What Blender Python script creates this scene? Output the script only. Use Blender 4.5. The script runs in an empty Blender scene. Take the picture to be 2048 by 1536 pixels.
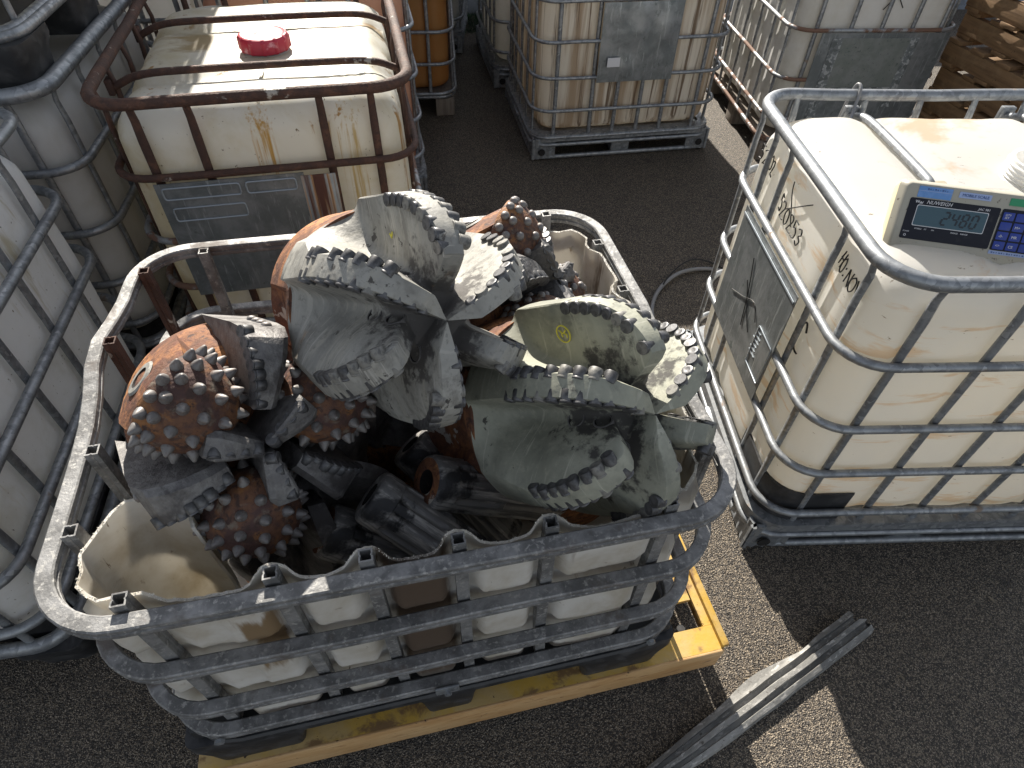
import bpy, bmesh, math, random
from mathutils import Vector, Matrix, noise
random.seed(7)
R = math.radians
pi = math.pi
S = bpy.context.scene
COL = S.collection

# ------------------------------------------------------------------ camera
cam_d = bpy.data.cameras.new('camera')
cam = bpy.data.objects.new('camera', cam_d)
COL.objects.link(cam)
cam_d.sensor_width = 36.0
cam_d.lens = 1250.925 / 2048 * 36.0
cam_d.clip_start = 0.05
cam_d.clip_end = 200
PITCH, ROLL = 0.824, 0.029
fw = Vector((0, math.cos(PITCH), -math.sin(PITCH)))
rt = Vector((1, 0, 0))
up = rt.cross(fw)
r2 = math.cos(ROLL) * rt + math.sin(ROLL) * up
u2 = -math.sin(ROLL) * rt + math.cos(ROLL) * up
M = Matrix((r2, u2, -fw)).transposed().to_4x4()
M.translation = Vector((0, 0, 1.965))
cam.matrix_world = M
S.camera = cam
TOCAM = -fw

# ------------------------------------------------------------------ world, sun, exposure
SUN_EL = R(32)
sun_h = Vector((-0.27, 0.963, 0)).normalized()
sun_dir = (sun_h * math.cos(SUN_EL) + Vector((0, 0, math.sin(SUN_EL)))).normalized()
w = bpy.data.worlds.new('World')
S.world = w
w.use_nodes = True
nt = w.node_tree
for n in list(nt.nodes):
    nt.nodes.remove(n)
wo = nt.nodes.new('ShaderNodeOutputWorld')
bg = nt.nodes.new('ShaderNodeBackground')
sky = nt.nodes.new('ShaderNodeTexSky')
sky.sky_type = 'NISHITA'
sky.sun_disc = False
sky.sun_elevation = SUN_EL
sky.sun_rotation = math.atan2(sun_h.x, sun_h.y)
sky.air_density = 1.0
sky.dust_density = 1.0
bg.inputs[1].default_value = 0.063
hs = nt.nodes.new('ShaderNodeHueSaturation')          # less saturated sky, so the shade comes out less blue
hs.inputs['Saturation'].default_value = 0.38
nt.links.new(sky.outputs[0], hs.inputs['Color'])
nt.links.new(hs.outputs[0], bg.inputs[0])
nt.links.new(bg.outputs[0], wo.inputs[0])
sd = bpy.data.lights.new('sun', 'SUN')
sd.energy = 3.9
sd.angle = R(0.5)
sd.color = (1.0, 0.93, 0.82)
sun = bpy.data.objects.new('sun', sd)
COL.objects.link(sun)
sun.rotation_euler = sun_dir.to_track_quat('Z', 'Y').to_euler()
S.view_settings.view_transform = 'Standard'
S.view_settings.look = 'None'
S.view_settings.exposure = 1.55
S.view_settings.gamma = 1
S.view_settings.use_curve_mapping = False
S.render.engine = 'CYCLES'
S.cycles.max_bounces = 8
S.cycles.transmission_bounces = 6

# ------------------------------------------------------------------ materials
def ramp(nt, fac, lo, hi):
    r = nt.nodes.new('ShaderNodeMapRange')
    r.inputs[1].default_value = lo
    r.inputs[2].default_value = hi
    r.interpolation_type = 'SMOOTHSTEP'
    nt.links.new(fac, r.inputs[0])
    return r.outputs[0]

def tex(nt, kind, scale, detail=4, rough=0.6, dist=0.0, loc=(0, 0, 0)):
    co = nt.nodes.new('ShaderNodeTexCoord')
    mp = nt.nodes.new('ShaderNodeMapping')
    if not isinstance(scale, (tuple, list)):
        scale = (scale,) * 3
    mp.inputs['Scale'].default_value = scale
    mp.inputs['Location'].default_value = loc
    nt.links.new(co.outputs['Object'], mp.inputs[0])
    if kind == 'noise':
        t = nt.nodes.new('ShaderNodeTexNoise')
        t.inputs['Detail'].default_value = detail
        t.inputs['Roughness'].default_value = rough
        t.inputs['Distortion'].default_value = dist
        t.inputs['Scale'].default_value = 1
        nt.links.new(mp.outputs[0], t.inputs['Vector'])
        return t.outputs[0]
    t = nt.nodes.new('ShaderNodeTexVoronoi')
    t.inputs['Scale'].default_value = 1
    if kind == 'edge':
        t.feature = 'DISTANCE_TO_EDGE'
    nt.links.new(mp.outputs[0], t.inputs['Vector'])
    if kind == 'cell':
        sp = nt.nodes.new('ShaderNodeSeparateColor')
        nt.links.new(t.outputs['Color'], sp.inputs[0])
        return sp.outputs[0]
    return t.outputs['Distance']

def zone(nt, p):
    """stain with a shape of its own: box centre, half size, raggedness, noise scale"""
    cx, cy, cz, hx, hy, hz, k, ns = p[:8]
    soft = p[8] if len(p) > 8 else 0.0
    co = nt.nodes.new('ShaderNodeTexCoord')
    a = nt.nodes.new('ShaderNodeVectorMath'); a.operation = 'SUBTRACT'; a.inputs[1].default_value = (cx, cy, cz); nt.links.new(co.outputs['Object'], a.inputs[0])
    b = nt.nodes.new('ShaderNodeVectorMath'); b.operation = 'DIVIDE'; b.inputs[1].default_value = (hx, hy, hz); nt.links.new(a.outputs[0], b.inputs[0])
    c = nt.nodes.new('ShaderNodeVectorMath'); c.operation = 'ABSOLUTE'; nt.links.new(b.outputs[0], c.inputs[0])
    sp = nt.nodes.new('ShaderNodeSeparateXYZ'); nt.links.new(c.outputs[0], sp.inputs[0])
    m1 = nt.nodes.new('ShaderNodeMath'); m1.operation = 'MAXIMUM'; nt.links.new(sp.outputs[0], m1.inputs[0]); nt.links.new(sp.outputs[1], m1.inputs[1])
    m2 = nt.nodes.new('ShaderNodeMath'); m2.operation = 'MAXIMUM'; nt.links.new(m1.outputs[0], m2.inputs[0]); nt.links.new(sp.outputs[2], m2.inputs[1])
    t = tex(nt, 'noise', ns, 5, 0.65)
    ma = nt.nodes.new('ShaderNodeMath'); ma.operation = 'MULTIPLY_ADD'; nt.links.new(t, ma.inputs[0]); ma.inputs[1].default_value = k; nt.links.new(m2.outputs[0], ma.inputs[2])
    return ramp(nt, ma.outputs[0], 1.0 + k * 0.5 + soft * 0.3, 0.75 + k * 0.42 - soft)

def material(name, base, rough=0.6, metal=0.0, layers=(), bump=None, translucent=0.0, spec=0.5, tcolor=None):
    """layers: (kind, scale, lo, hi, colour[, roughness[, metallic]]) laid one over the other by a noise mask"""
    m = bpy.data.materials.new(name)
    m.use_nodes = True
    nt = m.node_tree
    b = nt.nodes['Principled BSDF']
    out = nt.nodes['Material Output']
    b.inputs['Specular IOR Level'].default_value = spec
    col = nt.nodes.new('ShaderNodeRGB')
    col.outputs[0].default_value = (*base, 1)
    c = col.outputs[0]
    rv = nt.nodes.new('ShaderNodeValue'); rv.outputs[0].default_value = rough; r_ = rv.outputs[0]
    mv = nt.nodes.new('ShaderNodeValue'); mv.outputs[0].default_value = metal; m_ = mv.outputs[0]
    for i, L in enumerate(layers):
        kind, scale, lo, hi, colr = L[:5]
        t = None if kind == 'zone' else tex(nt, kind, scale, 5, 0.65, 0.3, (i * 3.7, i * 1.9, i * 5.3))
        if kind == 'noise': lo, hi = lo - 0.05, hi - 0.06
        f = zone(nt, L[1]) if kind == 'zone' else ramp(nt, t, lo, hi)
        mx = nt.nodes.new('ShaderNodeMix'); mx.data_type = 'RGBA'
        nt.links.new(f, mx.inputs[0]); nt.links.new(c, mx.inputs[6])
        mx.inputs[7].default_value = (*colr, 1)
        c = mx.outputs[2]
        if len(L) > 5:
            q = nt.nodes.new('ShaderNodeMix'); nt.links.new(f, q.inputs[0]); nt.links.new(r_, q.inputs[2]); q.inputs[3].default_value = L[5]; r_ = q.outputs[0]
        if len(L) > 6:
            q = nt.nodes.new('ShaderNodeMix'); nt.links.new(f, q.inputs[0]); nt.links.new(m_, q.inputs[2]); q.inputs[3].default_value = L[6]; m_ = q.outputs[0]
    nt.links.new(c, b.inputs['Base Color'])
    nt.links.new(r_, b.inputs['Roughness'])
    nt.links.new(m_, b.inputs['Metallic'])
    if bump:
        kind, scale, strength, distance = bump
        t = tex(nt, kind, scale, 6, 0.6)
        bn = nt.nodes.new('ShaderNodeBump')
        bn.inputs['Strength'].default_value = strength
        bn.inputs['Distance'].default_value = distance
        nt.links.new(t, bn.inputs['Height'])
        nt.links.new(bn.outputs[0], b.inputs['Normal'])
    if translucent:
        tr = nt.nodes.new('ShaderNodeBsdfTranslucent')
        if tcolor:
            mm = nt.nodes.new('ShaderNodeMix'); mm.data_type = 'RGBA'; mm.blend_type = 'MULTIPLY'
            mm.inputs[0].default_value = 1
            nt.links.new(c, mm.inputs[6]); mm.inputs[7].default_value = (*tcolor, 1)
            nt.links.new(mm.outputs[2], tr.inputs[0])
        else:
            nt.links.new(c, tr.inputs[0])
        ms = nt.nodes.new('ShaderNodeMixShader')
        ms.inputs[0].default_value = translucent
        nt.links.new(b.outputs[0], ms.inputs[1]); nt.links.new(tr.outputs[0], ms.inputs[2])
        nt.links.new(ms.outputs[0], out.inputs[0])
    return m

TC = (1.0, 0.96, 0.87)
MT = {}
MT['asphalt'] = material('asphalt', (0.028, 0.022, 0.0175), 0.58, 0, [
    ('noise', 2.2, 0.42, 0.70, (0.019, 0.015, 0.012)),
    ('cell', 230, 0.52, 0.98, (0.17, 0.135, 0.096)),
    ('cell', 410, 0.72, 0.97, (0.36, 0.30, 0.225)),
    ('noise', 520, 0.55, 0.68, (0.014, 0.011, 0.009)),
    ('noise', 6, 0.66, 0.80, (0.024, 0.019, 0.016)),
    ('noise', 90, 0.66, 0.74, (0.085, 0.068, 0.052))], ('dist', 240, 0.85, 0.005), spec=0.5)
def hdpe(name, base, layers=(), tr=0.4, tc=TC):
    return material(name, base, 0.42, 0, list(layers), ('noise', 14, 0.12, 0.01), tr, 0.35, tc)
MT['hdpe_rusty'] = hdpe('cream_plastic_rust_streaked', (0.78, 0.77, 0.715), [
    ('noise', 3.0, 0.45, 0.75, (0.62, 0.57, 0.42)),
    ('noise', (14, 14, 0.9), 0.66, 0.74, (0.42, 0.25, 0.09)),
    ('noise', (5, 5, 3), 0.66, 0.78, (0.38, 0.27, 0.14)),
    ('noise', (60, 60, 40), 0.70, 0.76, (0.2, 0.16, 0.1)),
    ('zone', (-0.002, -0.56, 0.995, 0.030, 0.05, 0.12, 4.5, (85, 85, 1.6), 0.5), 0, 0, (0.52, 0.31, 0.08)),
    ('zone', (0.27, -0.56, 0.80, 0.03, 0.05, 0.25, 4.5, (90, 90, 1.4), 0.3), 0, 0, (0.55, 0.42, 0.20)),
    ('zone', (-0.10, 0.05, 1.10, 0.30, 0.10, 0.05, 1.6, (6, 12, 6)), 0, 0, (0.42, 0.33, 0.19)),
    ('zone', (0.2, 0.19, 1.10, 0.28, 0.05, 0.05, 1.4, (5, 16, 6)), 0, 0, (0.44, 0.30, 0.15))])
MT['hdpe_white'] = hdpe('white_plastic', (0.82, 0.825, 0.83), [
    ('noise', 4.0, 0.5, 0.8, (0.66, 0.65, 0.6)),
    ('noise', (9, 9, 1.2), 0.64, 0.76, (0.55, 0.5, 0.38)),
    ('noise', (70, 70, 50), 0.71, 0.75, (0.25, 0.22, 0.18))], 0.45, (1.0, 0.985, 0.95))
MT['hdpe_dull'] = hdpe('greyed_white_plastic', (0.64, 0.645, 0.65), [
    ('noise', 3.0, 0.4, 0.8, (0.52, 0.51, 0.47))], 0.3)
MT['hdpe_scale'] = hdpe('cream_plastic_tan_waves', (0.76, 0.76, 0.75), [
    ('noise', 2.5, 0.45, 0.75, (0.79, 0.775, 0.74)),
    ('noise', (3.0, 3, 17), 0.60, 0.72, (0.70, 0.57, 0.44)),
    ('noise', (18, 40, 60), 0.72, 0.78, (0.26, 0.2, 0.14))], 0.5, (1.0, 0.97, 0.89))
MT['hdpe_streaked'] = hdpe('cream_plastic_brown_streaks', (0.75, 0.725, 0.66), [
    ('noise', (7, 7, 0.35), 0.50, 0.66, (0.44, 0.35, 0.26)),
    ('noise', (26, 26, 0.8), 0.58, 0.70, (0.20, 0.15, 0.11))])
MT['hdpe_cut'] = hdpe('dirty_white_plastic', (0.76, 0.745, 0.71), [
    ('noise', 6.0, 0.42, 0.78, (0.55, 0.50, 0.41)),
    ('noise', (7, 7, 1.2), 0.70, 0.80, (0.22, 0.17, 0.13)),
    ('noise', 26, 0.68, 0.82, (0.36, 0.30, 0.24)),
    ('noise', (60, 60, 9), 0.72, 0.78, (0.22, 0.17, 0.12)),
    ('zone', (-0.018, -0.46, 0.72, 0.068, 0.10, 0.35, 0.9, (16, 16, 3)), 0, 0, (0.13, 0.095, 0.07)),
    ('zone', (-0.30, -0.46, 0.80, 0.035, 0.10, 0.12, 1.4, (40, 40, 5)), 0, 0, (0.30, 0.21, 0.12)),
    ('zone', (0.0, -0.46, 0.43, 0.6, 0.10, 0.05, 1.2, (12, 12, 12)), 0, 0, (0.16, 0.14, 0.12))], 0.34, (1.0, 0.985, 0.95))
MT['hdpe_orange'] = hdpe('amber_stained_plastic', (0.40, 0.205, 0.07), [
    ('noise', (5, 5, 2), 0.45, 0.75, (0.40, 0.17, 0.045))], 0.25)
MT['hdpe_peach'] = hdpe('peach_plastic', (0.62, 0.36, 0.24), [('noise', 3, 0.4, 0.8, (0.55, 0.3, 0.2))], 0.3)
MT['fray'] = material('frayed_cut_edge', (0.80, 0.78, 0.70), 0.8, 0, [('noise', 60, 0.5, 0.7, (0.55, 0.5, 0.4))], ('noise', 200, 0.6, 0.004))
MT['galv'] = material('galvanised_steel', (0.27, 0.285, 0.30), 0.45, 0.6, [
    ('noise', 25, 0.45, 0.7, (0.18, 0.19, 0.205), 0.55),
    ('cell', 70, 0.6, 0.95, (0.32, 0.335, 0.35), 0.42),
    ('noise', 8, 0.68, 0.78, (0.22, 0.17, 0.13), 0.8, 0.2)], ('noise', 60, 0.15, 0.004))
MT['galv_worn'] = material('worn_galvanised_steel', (0.25, 0.25, 0.25), 0.55, 0.4, [
    ('noise', 18, 0.42, 0.68, (0.13, 0.13, 0.13), 0.65),
    ('noise', 90, 0.58, 0.72, (0.34, 0.335, 0.32), 0.6),
    ('noise', 6, 0.60, 0.72, (0.12, 0.105, 0.095), 0.75, 0.2)], ('noise', 120, 0.35, 0.004))
MT['rust'] = material('rusted_steel', (0.058, 0.029, 0.021), 0.75, 0.1, [
    ('noise', 22, 0.48, 0.72, (0.105, 0.048, 0.030)),
    ('noise', 70, 0.60, 0.7, (0.05, 0.026, 0.02)),
    ('noise', 11, 0.68, 0.74, (0.36, 0.33, 0.29), 0.5, 0.4)], ('noise', 130, 0.7, 0.006))
MT['half_rust'] = material('galvanised_steel_partly_rusted', (0.36, 0.37, 0.38), 0.5, 0.6, [
    ('noise', 25, 0.45, 0.7, (0.26, 0.27, 0.28), 0.6),
    ('noise', 5.5, 0.50, 0.58, (0.17, 0.095, 0.065), 0.8, 0.1)], ('noise', 120, 0.4, 0.004))
MT['plate'] = material('galvanised_label_plate', (0.26, 0.275, 0.285), 0.42, 0.55, [
    ('noise', 9, 0.4, 0.7, (0.15, 0.165, 0.17), 0.5),
    ('noise', (60, 60, 6), 0.62, 0.70, (0.30, 0.32, 0.325), 0.4),
    ('noise', 16, 0.66, 0.74, (0.14, 0.16, 0.16), 0.6)], ('noise', 22, 0.2, 0.01))
MT['plate_rim'] = material('raised_plate_rim', (0.34, 0.38, 0.42), 0.45, 0.4)
MT['plate_drip'] = material('galvanised_plate_with_rust_runs', (0.30, 0.33, 0.35), 0.5, 0.4, [
    ('noise', 9, 0.45, 0.7, (0.22, 0.25, 0.27)),
    ('zone', (0.145, -0.60, 0.84, 0.06, 0.05, 0.25, 4.5, (80, 80, 1.4), 0.3), 0, 0, (0.40, 0.21, 0.07), 0.8, 0.0),
    ('zone', (0.145, -0.60, 0.86, 0.05, 0.05, 0.25, 5.0, (60, 60, 1.3), 0.1), 0, 0, (0.075, 0.026, 0.016), 0.8, 0.0)], ('noise', 60, 0.2, 0.004))
MT['residue'] = material('torn_label_residue', (0.15, 0.165, 0.15), 0.7, 0, [('noise', 14, 0.45, 0.7, (0.19, 0.20, 0.19)), ('noise', 60, 0.62, 0.76, (0.09, 0.10, 0.095))])
MT['glue'] = material('label_glue_remains', (0.15, 0.165, 0.17), 0.6, 0, [('cell', 70, 0.5, 0.7, (0.32, 0.33, 0.33)), ('cell', 40, 0.6, 0.8, (0.10, 0.11, 0.11))])
MT['black'] = material('black_plastic', (0.016, 0.017, 0.019), 0.5, 0, [('noise', 14, 0.5, 0.75, (0.05, 0.05, 0.052), 0.7)], ('noise', 60, 0.2, 0.004))
MT['wood'] = material('pallet_wood', (0.22, 0.13, 0.062), 0.8, 0, [
    ('noise', (60, 3, 40), 0.45, 0.7, (0.14, 0.08, 0.038)),
    ('noise', 5, 0.5, 0.75, (0.27, 0.175, 0.09)),
    ('noise', 14, 0.70, 0.76, (0.06, 0.035, 0.02))], ('noise', (90, 4, 60), 0.4, 0.004))
MT['grey_wood'] = material('weathered_timber', (0.20, 0.17, 0.14), 0.85, 0, [('noise', (60, 60, 4), 0.45, 0.7, (0.12, 0.10, 0.085))], ('noise', (80, 80, 6), 0.4, 0.004))
MT['iron_rust'] = material('orange_rusted_iron', (0.26, 0.110, 0.045), 0.78, 0.1, [
    ('noise', 16, 0.42, 0.66, (0.10, 0.042, 0.024)),
    ('noise', 9, 0.58, 0.68, (0.36, 0.16, 0.055)),
    ('noise', 60, 0.55, 0.68, (0.13, 0.05, 0.03)),
    ('noise', 45, 0.62, 0.72, (0.055, 0.026, 0.02)),
    ('noise', 7, 0.68, 0.72, (0.45, 0.42, 0.37), 0.6, 0.2)], ('noise', 110, 0.5, 0.006))
MT['cone_rust'] = material('brown_rusted_cone', (0.145, 0.066, 0.034), 0.72, 0.15, [
    ('noise', 14, 0.45, 0.66, (0.065, 0.032, 0.028)),
    ('noise', 10, 0.56, 0.68, (0.24, 0.105, 0.035)),
    ('noise', 30, 0.60, 0.74, (0.16, 0.13, 0.10)),
    ('noise', 55, 0.55, 0.68, (0.05, 0.026, 0.02))], ('noise', 110, 0.5, 0.006))
MT['dark_rust'] = material('dark_rusted_iron', (0.11, 0.045, 0.028), 0.7, 0.2, [
    ('noise', 18, 0.45, 0.7, (0.20, 0.078, 0.035)),
    ('noise', 40, 0.55, 0.7, (0.05, 0.03, 0.025))], ('noise', 90, 0.5, 0.006))
MT['bit_steel'] = material('grey_bit_matrix', (0.31, 0.305, 0.28), 0.72, 0.0, [
    ('noise', (7, 7, 10), 0.40, 0.72, (0.185, 0.183, 0.17), 0.55),
    ('noise', (9, 9, 60), 0.52, 0.74, (0.29, 0.28, 0.245), 0.55),
    ('noise', (70, 70, 70), 0.58, 0.78, (0.17, 0.165, 0.15), 0.65),
    ('noise', (18, 18, 30), 0.56, 0.72, (0.16, 0.155, 0.14), 0.6),
    ('noise', (5, 5, 120), 0.62, 0.70, (0.33, 0.32, 0.29), 0.5),
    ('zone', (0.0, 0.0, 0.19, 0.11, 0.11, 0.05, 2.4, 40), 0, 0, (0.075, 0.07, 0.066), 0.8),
    ('noise', 11, 0.70, 0.84, (0.27, 0.19, 0.125), 0.7, 0.0),
    ('noise', 30, 0.68, 0.74, (0.07, 0.065, 0.06), 0.8, 0.1)], ('noise', 70, 0.3, 0.005))
MT['bit_green'] = material('green_grey_bit_matrix', (0.31, 0.315, 0.255), 0.72, 0.0, [
    ('noise', 7, 0.40, 0.74, (0.18, 0.185, 0.15), 0.55),
    ('noise', 60, 0.54, 0.78, (0.29, 0.29, 0.23), 0.55),
    ('noise', 20, 0.58, 0.74, (0.165, 0.17, 0.14), 0.6),
    ('noise', (6, 6, 110), 0.64, 0.71, (0.34, 0.34, 0.28), 0.5),
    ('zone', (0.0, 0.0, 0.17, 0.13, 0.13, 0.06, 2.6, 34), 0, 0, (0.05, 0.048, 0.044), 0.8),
    ('noise', 26, 0.71, 0.75, (0.05, 0.048, 0.042), 0.8, 0.1)], ('noise', 60, 0.3, 0.005))
MT['dark_steel'] = material('dark_bit_steel', (0.13, 0.125, 0.125), 0.55, 0.4, [
    ('noise', 30, 0.45, 0.7, (0.20, 0.195, 0.19), 0.6),
    ('noise', 12, 0.55, 0.7, (0.07, 0.065, 0.065), 0.65)], ('noise', 70, 0.6, 0.007))
MT['cutter'] = material('cutter_carbide', (0.105, 0.105, 0.11), 0.38, 0.35, [('noise', 60, 0.45, 0.7, (0.05, 0.05, 0.052), 0.5), ('noise', 25, 0.60, 0.7, (0.2, 0.19, 0.17), 0.6)], ('noise', 150, 0.2, 0.002))
MT['cutter_dusty'] = material('dusty_cutter_carbide', (0.19, 0.185, 0.17), 0.55, 0.15, [('noise', 90, 0.5, 0.7, (0.09, 0.088, 0.085), 0.5)], ('noise', 150, 0.3, 0.002))
MT['insert'] = material('insert_carbide', (0.18, 0.172, 0.168), 0.5, 0.3, [('noise', 60, 0.5, 0.72, (0.12, 0.085, 0.07), 0.6)], ('noise', 150, 0.2, 0.002))
MT['hole'] = material('black_bore', (0.008, 0.007, 0.007), 0.9, 0, [('noise', 60, 0.6, 0.75, (0.05, 0.04, 0.035))])
MT['flute'] = material('sooty_fluted_steel', (0.19, 0.187, 0.185), 0.5, 0.3, [
    ('noise', (45, 45, 5), 0.54, 0.68, (0.46, 0.445, 0.42), 0.6),  # pale grime streaks, brightened to read as lit highlights on the ridges
    ('noise', 12, 0.55, 0.7, (0.03, 0.03, 0.032), 0.5)], ('noise', 60, 0.4, 0.005))
MT['yellow'] = material('worn_yellow_paint', (0.50, 0.31, 0.05), 0.55, 0, [
    ('noise', 7, 0.42, 0.66, (0.46, 0.32, 0.13)),
    ('noise', 9, 0.56, 0.68, (0.20, 0.115, 0.045), 0.7),
    ('noise', 50, 0.70, 0.76, (0.05, 0.03, 0.02), 0.8)], ('noise', 50, 0.25, 0.004))
MT['yellow_side'] = material('faded_orange_yellow_paint', (0.52, 0.33, 0.155), 0.55, 0, [
    ('noise', (5, 5, 22), 0.45, 0.72, (0.44, 0.25, 0.10)),
    ('noise', (16, 16, 60), 0.60, 0.74, (0.34, 0.19, 0.08), 0.7),
    ('noise', (30, 30, 45), 0.70, 0.75, (0.06, 0.035, 0.02), 0.8),
    ('noise', (3, 3, 120), 0.62, 0.72, (0.60, 0.42, 0.22), 0.6)], ('noise', 50, 0.25, 0.004))
MT['red_cap'] = material('faded_red_plastic', (0.42, 0.02, 0.045), 0.4, 0, [('noise', 22, 0.6, 0.75, (0.62, 0.25, 0.27))])
MT['case'] = material('beige_case_plastic', (0.36, 0.34, 0.28), 0.45, 0, [('noise', 20, 0.62, 0.76, (0.30, 0.28, 0.23)), ('noise', 70, 0.70, 0.75, (0.14, 0.12, 0.1))])
MT['case_rim'] = material('yellowed_case_plastic', (0.56, 0.50, 0.32), 0.45, 0, [('noise', 20, 0.6, 0.76, (0.45, 0.4, 0.26))])
MT['panel'] = material('black_glossy_panel', (0.006, 0.007, 0.014), 0.35, 0, [('noise', 60, 0.6, 0.78, (0.02, 0.02, 0.025))], spec=0.25)
MT['lcd'] = material('lcd_glass', (0.055, 0.10, 0.125), 0.35, spec=0.25)
MT['digit'] = material('lcd_digit', (0.006, 0.012, 0.02), 0.4)
MT['print'] = material('white_print', (0.6, 0.6, 0.62), 0.5)
MT['key'] = material('blue_key', (0.03, 0.055, 0.27), 0.5, 0, [('noise', 80, 0.6, 0.78, (0.05, 0.065, 0.2))], spec=0.3)
MT['label_blue'] = material('faded_blue_sticker', (0.10, 0.24, 0.52), 0.5, 0, [('noise', 30, 0.5, 0.7, (0.14, 0.28, 0.58))])
MT['label_pale'] = material('pale_blue_sticker', (0.30, 0.38, 0.60), 0.5)
MT['label_ink'] = material('sticker_ink', (0.04, 0.09, 0.25), 0.5)
MT['green_tag'] = material('green_sticker', (0.02, 0.25, 0.11), 0.5)
MT['marker'] = material('black_marker', (0.01, 0.01, 0.01), 0.6)
MT['crayon'] = material('yellow_paint_stick', (0.55, 0.50, 0.05), 0.7)
MT['cable_grey'] = material('grey_cable', (0.19, 0.19, 0.195), 0.45)
MT['cable_black'] = material('black_cable', (0.015, 0.015, 0.016), 0.4)
MT['skip_green'] = material('dark_green_paint', (0.02, 0.06, 0.025), 0.6, 0, [('noise', 6, 0.5, 0.7, (0.012, 0.035, 0.018))])
MT['dark_wall'] = material('dark_blue_grey_wall', (0.06, 0.07, 0.09), 0.8, 0, [('noise', 8, 0.4, 0.7, (0.04, 0.045, 0.06))])
MT['skip_rim'] = material('blue_grey_paint', (0.20, 0.23, 0.28), 0.6, 0, [('noise', 12, 0.5, 0.7, (0.13, 0.15, 0.18))])

# ------------------------------------------------------------------ builders
def link(name, me, parent=None, mats=(), smooth=35):
    if smooth:
        me.shade_smooth()
        me.set_sharp_from_angle(angle=R(smooth))
    for m in (mats if isinstance(mats, (list, tuple)) else [mats]):
        me.materials.append(MT[m] if isinstance(m, str) else m)
    o = bpy.data.objects.new(name, me)
    COL.objects.link(o)
    if parent:
        o.parent = parent
    return o

def tag(o, label, cat, group=None):
    o['label'] = label
    o['category'] = cat
    if group:
        o['group'] = group
    return o

def thing(name, label, cat, loc=(0, 0, 0), yaw=0.0, group=None, matrix=None):
    o = bpy.data.objects.new(name, None)
    o.empty_display_size = 0.1
    COL.objects.link(o)
    if matrix is not None:
        o.matrix_world = matrix
    else:
        o.location = loc
        o.rotation_euler = (0, 0, yaw)
    return tag(o, label, cat, group)

class MB:
    def __init__(self):
        self.v, self.f, self.mi = [], [], []
    def add(self, verts, faces, mi=0):
        k = len(self.v)
        self.v += [tuple(p) for p in verts]
        for fc in faces:
            self.f.append(tuple(k + i for i in fc)); self.mi.append(mi)
    def box(self, c, s, rot=None, mi=0, bev=0.0):
        x, y, z = s[0] / 2, s[1] / 2, s[2] / 2
        if bev:
            bm = bmesh.new(); bmesh.ops.create_cube(bm, size=1)
            bmesh.ops.scale(bm, vec=s, verts=bm.verts)
            bmesh.ops.bevel(bm, geom=bm.edges[:], offset=bev, segments=2, affect='EDGES', profile=0.5)
            bm.verts.index_update()
            vs = [v.co.copy() for v in bm.verts]; fs = [[v.index for v in fa.verts] for fa in bm.faces]; bm.free()
        else:
            vs = [Vector(p) for p in ((-x, -y, -z), (x, -y, -z), (x, y, -z), (-x, y, -z), (-x, -y, z), (x, -y, z), (x, y, z), (-x, y, z))]
            fs = [(0, 3, 2, 1), (4, 5, 6, 7), (0, 1, 5, 4), (1, 2, 6, 5), (2, 3, 7, 6), (3, 0, 4, 7)]
        if rot is not None:
            vs = [rot @ v for v in vs]
        self.add([v + Vector(c) for v in vs], fs, mi)
    def loft(self, rings, closed=True, cap0=True, cap1=True, mi=0, loop=False):
        n = len(rings[0]); vs = [p for r in rings for p in r]; fs = []
        m = len(rings)
        for i in range(m if loop else m - 1):
            a, b = i * n, ((i + 1) % m) * n
            for j in range(n if closed else n - 1):
                k = (j + 1) % n
                fs.append((a + j, a + k, b + k, b + j))
        if not loop and closed:
            if cap0: fs.append(tuple(reversed(range(n))))
            if cap1: fs.append(tuple((m - 1) * n + j for j in range(n)))
        self.add(vs, fs, mi)
    def sweep(self, path, prof, closed=False, upv=None, cap=True, mi=0, scale=None):
        """prof: list of (a, b) offsets along side and up vectors"""
        P = [Vector(p) for p in path]; n = len(P); rings = []
        prev = None
        for i, p in enumerate(P):
            if closed: t = (P[(i + 1) % n] - P[i - 1])
            else: t = P[min(i + 1, n - 1)] - P[max(i - 1, 0)]
            t.normalize()
            if upv is not None:
                u = Vector(upv) - t * Vector(upv).dot(t)
            else:
                u = prev - t * prev.dot(t) if prev is not None else (Vector((0, 0, 1)) if abs(t.z) < 0.9 else Vector((1, 0, 0)))
                if prev is None: u = u - t * u.dot(t)
            u.normalize(); prev = u
            s = t.cross(u)
            k = scale[i] if scale else 1
            rings.append([p + s * a * k + u * b * k for a, b in prof])
        self.loft(rings, True, cap and not closed, cap and not closed, mi, loop=closed)
    def lathe(self, prof, n=32, mi=0, cap0=False, cap1=False, rot=None, loc=(0, 0, 0)):
        rings = []
        for r, z in prof:
            ring = [Vector((r * math.cos(2 * pi * j / n), r * math.sin(2 * pi * j / n), z)) for j in range(n)]
            if rot is not None: ring = [rot @ p for p in ring]
            rings.append([p + Vector(loc) for p in ring])
        self.loft(rings, True, cap0, cap1, mi)
    def mesh(self, name):
        me = bpy.data.meshes.new(name)
        me.from_pydata(self.v, [], self.f)
        me.validate(clean_customdata=False)
        if len(me.polygons) == len(self.mi):
            me.polygons.foreach_set('material_index', self.mi)
        bm = bmesh.new(); bm.from_mesh(me); bmesh.ops.recalc_face_normals(bm, faces=bm.faces); bm.to_mesh(me); bm.free()
        me.update()
        return me
    def obj(self, name, mats, parent=None, smooth=35):
        return link(name, self.mesh(name), parent, mats, smooth)

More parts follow.
